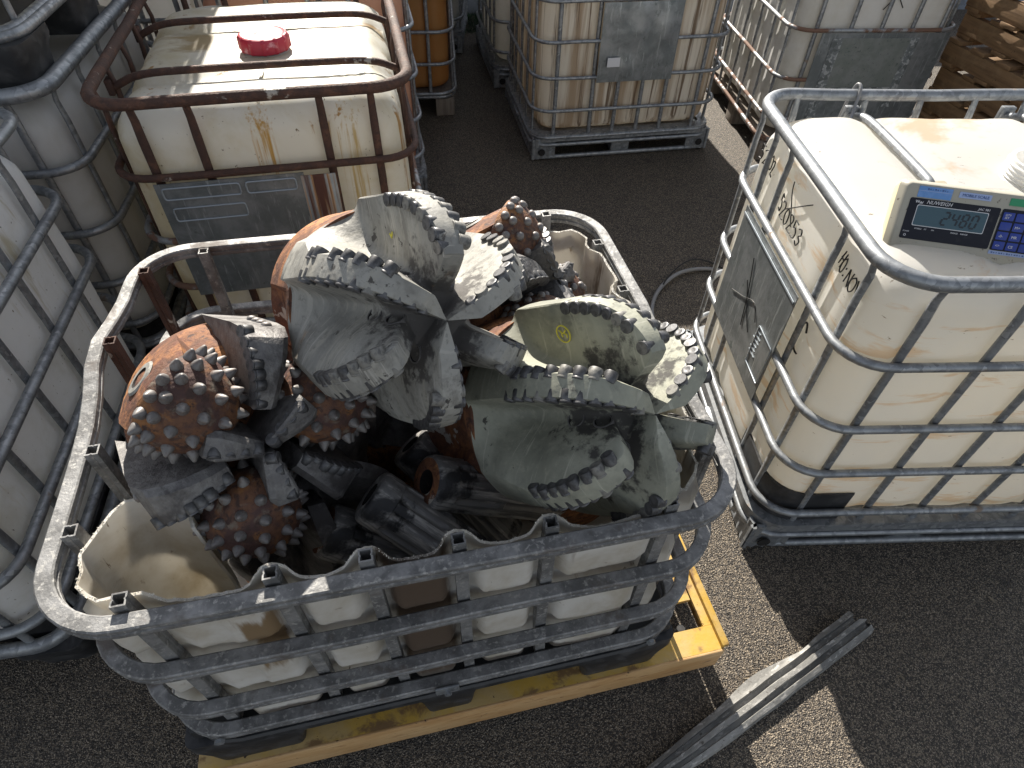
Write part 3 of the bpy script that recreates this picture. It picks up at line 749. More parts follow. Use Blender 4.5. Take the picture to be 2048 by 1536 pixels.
for sx in (-0.54, 0.68):
    for sy in (-0.42, 0.42):
        mb = MB(); mb.lathe([(0.03, 0), (0.03, 0.03), (0.012, 0.035), (0.012, 0.17)], 16, cap0=True, cap1=True, loc=(sx, sy, 0)); mb.obj('levelling_foot', 'black', pf, 30)
tA = thing('cut_down_tote', 'dirty white tote cut open in a battered steel cage, filled with drill bits', 'tote', (AX, AY, 0), AA)
HA = 0.032
def hoopA(z, seed):
    pts = []
    for (x, y) in rrect(0.598, 0.497, 0.125, 8, 10):
        q = noise.noise(Vector((x * 3, y * 3, seed)))
        dz = 0.004 * q; dx = 0
        if z > 0.9:
            dz += -0.030 * (x + 0.6) / 1.2 * (1 if y < 0 else 0.6)
            if x < -0.5: dx = -0.018 * math.exp(-((y - 0.12) / 0.14) ** 2); dz += 0.02 * math.exp(-((y - 0.12) / 0.10) ** 2)
        elif z > 0.7: dz += 0.004 * math.sin(x * 9) - 0.006 * (x + 0.6) / 1.2
        pts.append((x + dx, y, z + dz))
    return pts
grv = [(a * 0.9, b * 0.9) for a, b in [(0.016, -0.013), (0.016, -0.004), (0.0125, -0.002), (0.0125, 0.002), (0.016, 0.004), (0.016, 0.013), (0.013, 0.016), (-0.013, 0.016), (-0.016, 0.013), (-0.016, 0.004), (-0.0125, 0.002), (-0.0125, -0.002), (-0.016, -0.004), (-0.016, -0.013), (-0.013, -0.016), (0.013, -0.016)]]
for z, s_ in ((1.000, 1), (0.788, 2), (0.573, 3), (0.425, 4)):
    mb = MB(); mb.sweep(hoopA(z, s_), grv, True, (0, 0, 1))
    mb.obj('cage_hoop', 'galv_worn', tA, 30)
def barA(px, py, nx, ny, mat='galv_worn', top=1.012, lean=0.0):
    mb = MB(); a = 0.0118; b = 0.009
    bx, by = px - nx * 0.030, py - ny * 0.030
    tx, ty = -ny, nx
    pts = [(bx + tx * lean, by + ty * lean, 0.40), (bx, by, 0.6), (bx, by, 0.8), (bx, by, top)]
    prof_o = [(a, -a), (a, -.003), (a - .002, 0), (a, .003), (a, a), (-a, a), (-a, .003), (-a + .002, 0), (-a, -.003), (-a, -a)]
    prof_i = [(x * b / a, y * b / a) for x, y in prof_o]
    rings = []
    for prof, seq in ((prof_o, pts), (prof_i, pts[::-1][:2])):
        for p in seq:
            rings.append([(p[0] + x * tx + y * nx, p[1] + x * ty + y * ny, p[2]) for x, y in prof])
    # drop the inner floor a little
    rings[-1] = [(p[0], p[1], top - 0.12) for p in rings[-1]]
    mb.loft(rings, True, True, True); mb.obj('cage_bar', mat, tA, 30)
for x, tp in ((-0.467, 1.026), (-0.245, 1.021), (-0.095, 1.017), (0.059, 1.013), (0.222, 1.009), (0.445, 1.003)):
    barA(x, -0.497, 0, -1, top=tp, lean=random.uniform(-.01, .01)); 
for x in (-0.44, -0.2, 0.05, 0.30, 0.46): barA(x, 0.497, 0, 1, top=1.015)
for y, tp, mt in ((-0.325, 1.026, 'galv_worn'), (-0.155, 1.026, 'galv_worn'), (0.125, 1.046, 'rust'), (0.40, 1.022, 'rust')):
    barA(-0.598 - (0.015 if y == 0.125 else 0), y, -1, 0, mt, tp)
for y in (-0.36, -0.12, 0.13, 0.33): barA(0.598, y, 1, 0, 'galv_worn', 1.0)
# the liner: a thick plastic wall, cut ragged along the top
frontbars = (-0.463, -0.245, -0.095, 0.059, 0.222, 0.445)
inx, iny, rc = 0.545, 0.445, 0.13
path = [(-0.375, -0.345), (-0.385, -0.315), (-0.405, -0.292), (-0.435, -0.277), (-0.47, -0.262), (-0.503, -0.265), (-0.522, -0.285)]
for i in range(9):
    a = pi + (pi / 2) * i / 8
    path.append((-inx + rc * 0.9 + rc * 0.9 * math.cos(a) - 0.012, -iny + rc * 0.75 + rc * 0.75 * math.sin(a) - 0.012))
nf = 130
for i in range(1, nf):
    path.append((-inx + rc + (2 * inx - 2 * rc) * i / nf, -iny - 0.012))
for i in range(9):
    a = 1.5 * pi + (pi / 2) * i / 8
    path.append((inx - rc + rc * math.cos(a), -iny + rc + rc * math.sin(a)))
for i in range(1, 30): path.append((inx, -iny + rc + (2 * iny - 2 * rc) * i / 30))
for i in range(9):
    a = (pi / 2) * i / 8
    path.append((inx - rc + rc * math.cos(a), iny - rc + rc * math.sin(a)))
for i in range(1, 14): path.append((inx - rc - 0.05 * i, iny))
zs = [0.405, 0.412, 0.42] + [0.43 + 0.0139 * i for i in range(42)]
def liner_top(x, y):
    if y < -0.35 and -0.45 < x < 0.5:
        pk = max(math.exp(-((x - b) / 0.042) ** 2) for b in frontbars)
        return 0.990 - 0.028 * (x + 0.5) + 0.034 * pk + 0.008 * noise.noise(Vector((x * 20, 0, 1))) + 0.004 * noise.noise(Vector((x * 130, y * 130, 1)))
    if x < -0.3: return 1.005 + 0.008 * noise.noise(Vector((x * 12, y * 12, 1)))
    return 0.988 + 0.018 * noise.noise(Vector((x * 8, y * 8, 4)))
def liner_disp(x, y, z):
    d = 0
    if y < -0.40:
        k = max(math.exp(-((x - b) / 0.030) ** 4) for b in frontbars)
        h = max(math.exp(-((z - zz) / 0.028) ** 4) for zz in (0.788, 0.573))
        if abs(z - 0.985) < 0.03: h = max(h, 0.5)
        d += 0.034 * (1 - k) * (1 - 0.85 * h) - 0.004
    elif x > 0.5:
        k = max(math.exp(-((y - b) / 0.03) ** 4) for b in (-0.36, -0.12, 0.13, 0.33))
        d += 0.026 * (1 - k)
    if x < -0.35 and y < -0.2: d += 0.012 * noise.noise(Vector((x * 9, y * 9, z * 7)))
    d += 0.004 * noise.noise(Vector((x * 6, y * 6, z * 6)))
    if z < 0.45: d -= (0.45 - z) * 0.8
    return d
mb = MB(); P2 = [Vector((x, y, 0)) for x, y in path]; n = len(P2); cols = []
fr_pts = []
for i, p in enumerate(P2):
    t = (P2[min(i + 1, n - 1)] - P2[max(i - 1, 0)]).normalized(); nrm = Vector((t.y, -t.x, 0))
    zt = liner_top(p.x, p.y); col = []
    for s_ in (0, 1):
        for z in (zs if s_ == 0 else zs[::-1]):
            zz = 0.405 + (z - 0.405) / (1.0 - 0.405) * (zt - 0.405)
            q = p + nrm * (liner_disp(p.x, p.y, zz) - (0.0055 if s_ else 0))
            col.append((q.x, q.y, zz))
    fr_pts.append((Vector(col[len(zs) - 1]), nrm))
    cols.append(col)
mb.loft(cols, True, True, True)
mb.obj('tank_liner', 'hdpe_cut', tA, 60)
# frayed shreds along the cut
fr = MB()
for i in range(len(fr_pts) - 1):
    a, nr = fr_pts[i]; b = fr_pts[i + 1][0]
    L = (b - a).length
    for j in range(max(2, int(L / 0.0013))):
        p = a.lerp(b, random.random()) - nr * random.uniform(0, 0.005)
        d = Vector((random.uniform(-1, 1), random.uniform(-1, 1), random.uniform(0.1, 1.2))).normalized() * random.uniform(0.0015, 0.0045)
        s_ = Vector((random.uniform(-1, 1), random.uniform(-1, 1), random.uniform(-1, 1))).normalized() * 0.0014
        fr.add([p - s_, p + s_, p + d], [(0, 1, 2)])
fo = fr.obj('frayed_edge', 'fray', tA, 0); fo['kind'] = 'stuff'
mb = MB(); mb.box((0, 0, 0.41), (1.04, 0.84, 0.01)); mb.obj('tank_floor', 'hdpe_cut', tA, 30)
mb = MB(); mb.box((0, 0, 0.375), (1.16, 0.96, 0.05), bev=0.012); mb.obj('pallet_deck', 'black', tA, 40)
mb = MB(); mb.sweep([(x, y, 0.352) for x, y in rrect(0.592, 0.492, 0.12, 6, 4)], sq(0.03, 0.03), True, (0, 0, 1)); mb.obj('pallet_rail', 'black', tA, 40)
for sx in (-0.47, 0.0, 0.46):
    for sy in (-0.415, 0, 0.415):
        mb = MB(); L = 0.125 if sx else 0.075
        rings = [[(sx + x * k, sy + y * k2, z) for x, y in rrect(L, 0.078, 0.02, 3, 2)] for z, k, k2 in ((0.186, 0.82, 0.95), (0.25, 0.9, 1.0), (0.30, 1.06, 1.04), (0.35, 1.06, 1.04))]
        mb.loft(rings, True); mb.obj('pallet_foot', 'black', tA, 40)
mb = MB(); mb.box((0, -0.519, 0.43), (0.055, 0.006, 0.035), bev=0.002); mb.lathe([(0.008, 0), (0.008, 0.01), (0, 0.012)], 6, rot=Matrix.Rotation(pi / 2, 3, 'X'), loc=(0, -0.522, 0.43)); mb.obj('cage_clip', 'galv', tA, 30)
for sx in (-1, 1):
    mb = MB(); mb.lathe([(0.011, 0), (0.011, 0.008), (0, 0.010)], 6, rot=Matrix.Rotation(pi / 2, 3, 'X'), loc=(sx * 0.50, -0.513, 0.425)); mb.obj('cage_bolt', 'galv', tA, 30)
mb = MB(); mb.box((0.635, -0.33, 0.235), (0.012, 0.045, 0.11), bev=0.004); mb.obj('pallet_tab', 'galv_worn', tA, 30)

# ------------------------------------------------------------------ drill bits
def basis(a, roll=0.0):
    z = Vector(a).normalized(); x = Vector((0, 0, 1)).cross(z).normalized(); y = z.cross(x)
    return math.cos(roll) * x + math.sin(roll) * y, -math.sin(roll) * x + math.cos(roll) * y, z
def pose(loc, a, roll=0.0):
    x, y, z = basis(a, roll)
    m = Matrix((x, y, z)).transposed().to_4x4(); m.translation = Vector(loc); return m
def cyl_mesh(name, mat, prof, n=14):
    mb = MB(); mb.lathe(prof, n, cap0=True, cap1=True); me = mb.mesh(name); me.shade_smooth(); me.set_sharp_from_angle(angle=R(40)); me.materials.append(MT[mat]); return me
cutter_me = cyl_mesh('cutter', 'cutter', [(0.0108, -0.021), (0.0114, -0.020), (0.0114, -0.0042), (0.0109, -0.0036), (0.0114, -0.003), (0.0114, -0.0007), (0.0106, 0.0)], 18)
cutter_worn = cyl_mesh('cutter', 'cutter', [(0.0105, -0.021), (0.0112, -0.019), (0.0110, -0.006), (0.0098, -0.002), (0.0070, -0.0012), (0.0045, -0.0020)], 11)
cutter_pale = cyl_mesh('cutter', 'cutter_dusty', [(0.0108, -0.021), (0.0114, -0.020), (0.0114, -0.0042), (0.0109, -0.0036), (0.0114, -0.003), (0.0112, -0.0007), (0.0104, 0.0)], 18)
insert_me = cyl_mesh('insert', 'insert', [(0.0106, -0.006), (0.0106, 0.0003), (0.0094, 0.0036), (0.0060, 0.0102), (0.0031, 0.0155), (0.0009, 0.0167)], 12)
stub_me = cyl_mesh('insert', 'insert', [(0.0098, -0.006), (0.0098, 0.003), (0.0080, 0.0065), (0.0035, 0.0085)], 12)
def put(me, name, parent, m):
    o = bpy.data.objects.new(name, me); COL.objects.link(o); o.parent = parent; o.matrix_local = m; return o
def place(p, axis, hint=(0, 0, 1)):
    z = Vector(axis).normalized(); h = Vector(hint)
    if abs(z.dot(h.normalized())) > 0.95: h = Vector((1, 0, 0)) if abs(z.x) < 0.9 else Vector((0, 1, 0))
    x = h.cross(z).normalized(); y = z.cross(x)
    m = Matrix((x, y, z)).transposed().to_4x4(); m.translation = Vector(p); return m

BR = 0.205
OUT = [(0.955, -0.045), (1.0, -0.028), (1.0, 0.0), (1.0, 0.035), (1.0, 0.07), (0.995, 0.105)]
for ph in (14, 28, 42, 56, 70, 82): OUT.append((0.48 + 0.515 * math.cos(R(ph)), 0.105 + 0.160 * math.sin(R(ph))))
OUT += [(0.44, 0.2655), (0.35, 0.265), (0.25, 0.261), (0.15, 0.254), (0.07, 0.247), (0.012, 0.243)]
HUB = [(0.90, -0.045), (0.80, -0.025), (0.70, -0.008), (0.61, 0.012), (0.54, 0.035), (0.49, 0.060), (0.455, 0.085), (0.43, 0.110), (0.405, 0.132), (0.375, 0.152), (0.34, 0.168), (0.30, 0.181),
       (0.26, 0.192), (0.215, 0.195), (0.165, 0.197), (0.11, 0.198), (0.055, 0.199), (0.010, 0.199)]
def resample(curve, k=3):
    out = []
    for i in range(len(curve) - 1):
        for j in range(k):
            t = j / k
            a, b, c, d = curve[max(i - 1, 0)], curve[i], curve[i + 1], curve[min(i + 2, len(curve) - 1)]
            out.append(tuple(0.5 * (2 * b[q] + (c[q] - a[q]) * t + (2 * a[q] - 5 * b[q] + 4 * c[q] - d[q]) * t * t + (3 * b[q] - a[q] - 3 * c[q] + d[q]) * t ** 3) for q in (0, 1)))
    out.append(curve[-1]); return out
OUTs, HUBs = resample(OUT), resample(HUB)
NB = 6
def lead_angle(k, z): return k * 2 * pi / NB - 0.12 * max(0.0, z) / 0.27
def blade_w(r, z=0.0):
    t = min(1.0, max(0.0, (z - 0.015) / 0.125)); t = t * t * (3 - 2 * t)
    return min((0.074 + (0.040 - 0.074) * t - 0.014 * max(0.0, (0.8 - r) / 0.8)) / max(r * BR, 1e-4), 0.60)
def fade(k, r):
    """every second blade stops short of the centre"""
    if k % 2: return 1.0
    t = min(1.0, max(0.0, (r - 0.36) / 0.15)); return t * t * (3 - 2 * t)
def blade_section(ro, zo):
    """(angle from the leading edge, height 0..1) round one blade: filleted steep face, flat land, long trailing flank"""
    step = 2 * pi / NB; wd = blade_w(ro, zo)
    lead = min(0.19, 0.016 / max(ro * BR, 0.03) + 0.07)
    rest = step - wd - lead; tr = rest * 0.86
    loc = [(lead, 0.0), (lead * 0.78, 0.02), (lead * 0.55, 0.08), (lead * 0.36, 0.19), (lead * 0.20, 0.38), (lead * 0.09, 0.64), (0.0, 0.97), (-0.012, 1.0), (-wd * 0.35, 1.0), (-wd * 0.7, 1.0), (-wd * 0.97, 1.0), (-wd, 0.985)]
    for j in range(1, 8):
        u = j / 8; loc.append((-wd - tr * u, 0.985 * (0.72 * (1 - u) ** 1.7 + 0.28 * (0.5 + 0.5 * math.cos(pi * u)) ** 1.2)))
    loc += [(-wd - tr, 0.0), (-wd - tr - (rest - tr) * 0.5, 0.0)]
    return loc
def slot_point(k, i, dth):
    """a point of the slot dth ahead of blade k's leading edge (on the flank of the next blade)"""
    (ro, zo), (rh, zh) = OUTs[i], HUBs[i]
    loc = blade_section(ro, zo); q = dth - 2 * pi / NB; b = 0.0
    if dth < loc[0][0]: q = dth
    for (a0, b0), (a1, b1) in zip(loc, loc[1:]):
        if a1 <= q <= a0: b = b0 + (b1 - b0) * (a0 - q) / max(a0 - a1, 1e-6); break
    b *= fade(k + 1 if q < 0 else k, ro)
    a = lead_angle(k, zo) + dth; r = (rh + (ro - rh) * b) * BR; z = zh + (zo - zh) * b
    return Vector((r * math.cos(a), r * math.sin(a), z))
def pdc_body(long_blades=(0, 2, 4)):
    """body of a fixed-cutter bit: six blades raised above a hub, steep leading face, long smooth trailing flank"""
    mb = MB(); rings = []
    step = 2 * pi / NB
    for (ro, zo), (rh, zh) in zip(OUTs, HUBs):
        ring = []
        for k in reversed(range(NB)):
            th = lead_angle(k, zo)
            loc = blade_section(ro, zo)
            fk = fade(k, ro)
            for dth, b in loc:
                a = th + dth; b *= fk
                wob = 0.0022 * noise.noise(Vector((math.cos(a) * 3, math.sin(a) * 3, zo * 14)))
                r = (rh + (ro - rh) * b) * BR + wob * (1 if ro > 0.1 else 0); z = zh + (zo - zh) * b
                ring.append((r * math.cos(a), r * math.sin(a), z))
        rings.append(ring)
    mb.loft(rings, True, True, True)
    return mb.mesh('bit_body')
def shank_mesh():
    mb = MB()
    prof = [(0.90 * BR, -0.040), (0.91 * BR, -0.055), (0.91 * BR, -0.12), (0.90 * BR, -0.17), (0.90 * BR, -0.23), (0.86 * BR, -0.262), (0.76 * BR, -0.285), (0.66 * BR, -0.295), (0.64 * BR, -0.298), (0.64 * BR, -0.31), (0.56 * BR, -0.312)]
    for i in range(6): prof += [((0.54 - 0.02 * i) * BR, -0.315 - 0.012 * i), ((0.51 - 0.02 * i) * BR, -0.321 - 0.012 * i)]
    prof += [(0.2 * BR, -0.395)]
    n = 96; rings = []
    for r, z in prof:
        ring = []
        for j in range(n):
            a = 2 * pi * j / n; rr = r
            # two breaker slots cut across the shoulder
            for s_ in (0.0, pi):
                d = r * math.cos(a - s_ - 1.45); t = abs(r * math.sin(a - s_ - 1.45))
                if -0.235 < z < -0.06 and d > 0.158 and t < 0.055: rr = min(rr, 0.158 / max(math.cos(a - s_ - 1.45), 0.3))
            ring.append((rr * math.cos(a), rr * math.sin(a), z))
        rings.append(ring)
    mb.loft(rings, True, True, True); return mb.mesh('shank')
PDC = pdc_body(); PDC.shade_smooth(); PDC.set_sharp_from_angle(angle=R(38))
SHK = shank_mesh(); SHK.shade_smooth(); SHK.set_sharp_from_angle(angle=R(38)); SHK.materials.append(MT['iron_rust'])
nozzle_mb = MB()
nozzle_mb.lathe([(0.0175, -0.008), (0.0170, 0.0004), (0.0150, 0.0010), (0.0142, -0.0002)], 20); nozzle_mb.lathe([(0.0142, -0.0002), (0.0130, -0.0016), (0.006, -0.0024), (0.0, -0.0018)], 20, mi=1)
NOZ = nozzle_mb.mesh('nozzle'); NOZ.shade_smooth(); NOZ.set_sharp_from_angle(angle=R(40)); NOZ.materials.append(MT['dark_steel']); NOZ.materials.append(MT['hole'])
def seglen(i): return math.hypot((OUTs[i + 1][0] - OUTs[i][0]) * BR, OUTs[i + 1][1] - OUTs[i][1])
def along(start_z, spacing, stop_r):
    res = []; acc = 0; nxt = 0; on = False
    for i in range(len(OUTs) - 1):
        if not on and OUTs[i][1] < start_z: continue
        on = True
        L = seglen(i)
        while nxt <= acc + L:
            t = (nxt - acc) / L; r = OUTs[i][0] + (OUTs[i + 1][0] - OUTs[i][0]) * t; z = OUTs[i][1] + (OUTs[i + 1][1] - OUTs[i][1]) * t
            tn = Vector(((OUTs[i + 1][0] - OUTs[i][0]) * BR, OUTs[i + 1][1] - OUTs[i][1])).normalized()
            if r < stop_r: return res
            res.append((r * BR, z, tn.y, -tn.x)); nxt += spacing
        acc += L
    return res
def pdc_bit(label, loc, axis, roll, mat, name='drill_bit', marks=(), group=None, cutters=True, scale=1.0):
    t = thing(name, label, 'drill bit', matrix=pose(loc, axis, roll) @ Matrix.Scale(scale, 4), group=group)
    me = PDC.copy(); me.materials.append(MT[mat]); o = bpy.data.objects.new('bit_body', me); COL.objects.link(o); o.parent = t
    o = bpy.data.objects.new('shank', SHK); COL.objects.link(o); o.parent = t
    if not cutters: return t
    for k in range(NB):
        for row in (0, 1):
            if row and k % 2 and False: continue
            pts = along(0.105 if row == 0 else 0.108, 0.0240, (0.18 if k % 2 else 0.50) if row == 0 else 0.60)
            for q, (r, z, nr, nz) in enumerate(pts):
                th = lead_angle(k, z)
                off = 0.0 if row == 0 else -0.030 / r
                a = th + off
                er = Vector((math.cos(a), math.sin(a), 0)); et = Vector((-math.sin(a), math.cos(a), 0))
                nrm = er * nr + Vector((0, 0, nz))
                p = er * r + Vector((0, 0, z)) - nrm * (0.0095 if row == 0 else 0.0070) + et * (0.0062 if row == 0 else 0)
                ax = (et + nrm * 0.14).normalized()
                if random.random() < 0.04: continue
                ax = (ax + Vector((random.uniform(-1, 1), random.uniform(-1, 1), random.uniform(-1, 1))) * 0.07).normalized()
                put(random.choice((cutter_me, cutter_me, cutter_worn, cutter_pale)), 'cutter', t, place(p + ax * random.uniform(-0.0015, 0.001), ax, nrm))
    for k in range(NB):
        for zi, dth in ((25, 0.06), (33, 0.13)):
            p = slot_point(k, zi, 0.25 + dth); e1 = slot_point(k, zi + 2, 0.25 + dth) - slot_point(k, zi - 2, 0.25 + dth); e2 = slot_point(k, zi, 0.31 + dth) - slot_point(k, zi, 0.19 + dth)
            nrm = e2.cross(e1).normalized()
            if nrm.dot(p) < 0: nrm = -nrm
            put(NOZ, 'nozzle', t, place(p + nrm * 0.0016, nrm))
    for (k, r0, z0, size, kind) in marks:
        mb = MB(); a0 = lead_angle(k, z0)
        def P(dr, dz):
            r, z = r0 + dr * size, z0 + dz * size; a = lead_angle(k, z) + 0.05
            return (r * math.cos(a), r * math.sin(a), z)
        if kind == 'ring4':
            stroke(mb, [P(math.cos(i * pi / 8), math.sin(i * pi / 8)) for i in range(16)], 0.0014, closed=True)
            stroke(mb, [P(-0.45, 0.4), P(-0.1, 0.45), P(0.1, -0.2), P(-0.35, -0.25)], 0.0014); stroke(mb, [P(0.45, 0.5), P(0.1, 0.0), P(0.5, -0.5)], 0.0014)
        elif kind == 'ring2':
            stroke(mb, [P(math.cos(0.6 + i * pi / 8) * 1.1, math.sin(0.6 + i * pi / 8)) for i in range(15)], 0.0017)
            stroke(mb, [P(0.5, 0.2), P(0.1, 0.45), P(-0.1, 0.0), P(0.25, -0.3), P(0.5, -0.1)], 0.0014); stroke(mb, [P(-0.3, 0.5), P(-0.6, 0.2), P(-0.3, -0.3)], 0.0014)
        else:
            stroke(mb, [P(0.6, 0.3), P(0.0, -0.1), P(0.4, -0.6), P(-0.3, -0.3)], 0.0013)
        mb.obj('paint_mark', 'crayon', t, 60)
    return t
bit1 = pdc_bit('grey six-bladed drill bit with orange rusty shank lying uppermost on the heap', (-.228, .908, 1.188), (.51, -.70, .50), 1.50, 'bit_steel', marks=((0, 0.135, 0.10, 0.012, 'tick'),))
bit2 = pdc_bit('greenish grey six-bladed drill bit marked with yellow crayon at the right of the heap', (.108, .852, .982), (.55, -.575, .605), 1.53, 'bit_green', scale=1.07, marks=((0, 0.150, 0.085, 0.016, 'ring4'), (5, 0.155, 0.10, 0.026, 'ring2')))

GL = {'5': [[(1, 2), (.15, 2)], [(.15, 2), (.1, 1.15)], [(.1, 1.15), (.55, 1.25), (.98, .8), (.75, .15), (0, .1)]], '2': [[(.0, 1.6), (.3, 2.0), (.8, 1.9), (.95, 1.45), (.6, .8), (.3, .4)], [(.3, .4), (0, 0)], [(0, 0), (1.1, .05)]],
      '0': [[(.5, 2), (.05, 1.3), (.1, .4), (.5, 0), (.95, .5), (.95, 1.5), (.5, 2)]], '3': [[(.05, 1.8), (.6, 2), (.9, 1.5), (.4, 1.1), (.95, .6), (.5, 0), (0, .25)]],
      'H': [[(.1, 2), (.0, 0)], [(.95, 2), (.9, 0)], [(0, 1), (.95, 1.05)]], ':': [[(.4, 1.4), (.45, 1.25)], [(.4, .4), (.45, .25)]], 'N': [[(0, 0), (.1, 2)], [(.1, 2), (.9, 0)], [(.9, 0), (1, 2)]],
      'O': [[(.5, 2), (.05, 1.3), (.1, .4), (.5, 0), (.95, .5), (.95, 1.5), (.5, 2)]], 'V': [[(0, 2), (.5, 0)], [(.5, 0), (1, 2)]], 'C': [[(.9, 1.7), (.4, 2), (.0, 1), (.3, .1), (.9, .2)]]}
# ---- hybrid bits: three toothed roller cones and three cutter blades
def cone_mesh():
    mb = MB()
    mb.lathe([(0.060, -0.014), (0.082, -0.008), (0.087, 0.0), (0.089, 0.014), (0.086, 0.032), (0.079, 0.052), (0.067, 0.074), (0.050, 0.093), (0.028, 0.106), (0.004, 0.110)], 40, cap0=True, cap1=True)
    me = mb.mesh('roller_cone'); me.shade_smooth(); me.set_sharp_from_angle(angle=R(40)); return me
CONE = cone_mesh(); CONE.materials.append(MT['cone_rust'])
CONE_D = CONE.copy(); CONE_D.materials.clear(); CONE_D.materials.append(MT['dark_rust'])
CPROF = [(0.0885, 0.006, 0.0), (0.0875, 0.026, 0.22), (0.078, 0.054, 0.50), (0.060, 0.083, 0.75), (0.032, 0.104, 1.15)]
CNUM = (18, 15, 12, 9, 4)
def hybrid_bit(label, loc, axis, roll, cone_sharp=True, cone_mat=CONE, blade_mat='dark_steel', name='drill_bit', group=None):
    t = thing(name, label, 'drill bit', matrix=pose(loc, axis, roll), group=group)
    mb = MB()
    mb.lathe([(0.05, -0.36), (0.085, -0.35), (0.10, -0.27), (0.105, -0.265), (0.165, -0.25), (0.182, -0.225), (0.186, -0.19), (0.18, -0.165), (0.172, -0.15), (0.165, -0.11), (0.14, -0.075), (0.10, -0.06), (0.045, -0.055), (0.0, -0.055)], 56, cap0=True)
    mb.obj('shank', 'iron_rust', t)
    for c in range(3):
        fc = c * 2 * pi / 3
        er = Vector((math.cos(fc), math.sin(fc), 0)); et = Vector((-math.sin(fc), math.cos(fc), 0)); ez = Vector((0, 0, 1))
        # leg: a stout arm from the shank out to the cone's back, flat outer pad with a bore
        mb = MB(); rings = []
        for z, ro, ri, wd in ((-0.20, 0.180, 0.10, 0.085), (-0.14, 0.196, 0.11, 0.088), (-0.08, 0.204, 0.125, 0.086), (-0.02, 0.205, 0.148, 0.080), (0.025, 0.203, 0.168, 0.068), (0.05, 0.196, 0.180, 0.045)):
            ring = []
            for u in (-1, -0.6, 0, 0.6, 1):
                ring.append(er * (ro - 0.018 * u * u) + et * wd * u + ez * z)
            for u in (1, 0, -1):
                ring.append(er * ri + et * wd * 0.8 * u + ez * z)
            rings.append(ring)
        mb.loft(rings, True); mb.obj('leg', 'iron_rust', t)
        mb = MB(); rot = place((0, 0, 0), er).to_3x3()
        mb.lathe([(0.034, 0.000), (0.030, 0.003), (0.020, 0.003)], 20, rot=rot, loc=er * 0.203 + ez * -0.055); mb.lathe([(0.020, 0.003), (0.016, -0.01), (0, -0.01)], 20, mi=1, rot=rot, loc=er * 0.203 + ez * -0.055)
        mb.obj('bore_plug', ['bit_steel', 'hole'], t)
        ax = (-er * 0.80 + ez * 0.60).normalized()
        base = er * 0.155 + ez * -0.012
        co = put(cone_mat, 'roller_cone', t, place(base, ax, et))
        for (r, z, tilt), nn in zip(CPROF, CNUM):
            for j in range(nn):
                a = 2 * pi * (j + 0.5 * (nn % 2)) / nn + r * 40
                e2 = Vector((math.cos(a), math.sin(a), 0)); nrm = (e2 * math.cos(tilt) + Vector((0, 0, 1)) * math.sin(tilt)).normalized()
                o = bpy.data.objects.new('insert', insert_me if cone_sharp else stub_me); COL.objects.link(o); o.parent = co
                o.matrix_local = place(e2 * r + Vector((0, 0, z)), nrm)
        # outer blade, half way to the next cone
        fb = fc + pi / 3
        er = Vector((math.cos(fb), math.sin(fb), 0)); et = Vector((-math.sin(fb), math.cos(fb), 0))
        mb = MB(); rings = []
        for r, zt, zb, w0, w1 in ((0.206, -0.035, -0.22, 0.042, 0.052), (0.205, 0.015, -0.22, 0.040, 0.05), (0.192, 0.045, -0.2, 0.037, 0.046), (0.165, 0.062, -0.15, 0.032, 0.042), (0.13, 0.068, -0.10, 0.026, 0.036), (0.095, 0.066, -0.08, 0.021, 0.030), (0.068, 0.058, -0.07, 0.018, 0.024)):
            jt = 0.002 * noise.noise(Vector((r * 50, fb, 0)))
            rings.append([er * r + et * (w0 + jt) + ez * (zt - 0.004), er * r + et * (w0 - 0.006) + ez * zt, er * r - et * (w0 - 0.012) + ez * (zt + jt), er * r - et * w0 + ez * (zt - 0.012), er * (r - 0.01) - et * w1 + ez * zb, er * (r - 0.01) + et * w1 + ez * zb])
        mb.loft(rings, True); bl = mb.obj('blade', blade_mat, t, 30)
        for q in range(8):
            u = q / 7; r = 0.198 - 0.118 * u; z = 0.028 + 0.042 * math.sin(min(1, u * 1.6) * pi / 2) - (0.010 if u > 0.8 else 0)
            wd = 0.036 - 0.018 * u
            p = er * r + et * (wd + 0.006) + ez * (z - 0.002)
            o = put(cutter_me, 'cutter', bl, place(p, (et + ez * 0.30).normalized(), ez))
        for q in range(4):
            p = er * 0.203 - et * 0.012 + ez * (-0.01 - q * 0.03)
            put(stub_me, 'insert', bl, place(p, er, ez))
        if c == 2 and not cone_sharp:          # marker scrawl on the gage face that turns to the camera
            mb = MB()
            for i_, ch in enumerate('90C'):
                for st in GL['0' if ch == '9' else ch]:
                    pts = [er * 0.2075 + et * (0.016 - b_ * 0.017) + ez * (-0.15 + i_ * 0.036 + a_ * 0.024) for a_, b_ in st]
                    stroke(mb, pts, 0.0016, 5, 4)
            stroke(mb, [er * 0.2075 + et * 0.016 + ez * -0.128, er * 0.2075 + et * 0.0 + ez * -0.126, er * 0.2075 - et * 0.02 + ez * -0.13], 0.0016, 5, 4)
            mb.obj('handwriting', 'marker', bl, 0)
        # inner blade near the bit's centre
        fi = fc + 0.33
        er = Vector((math.cos(fi), math.sin(fi), 0)); et = Vector((-math.sin(fi), math.cos(fi), 0))
        mb = MB(); rings = []
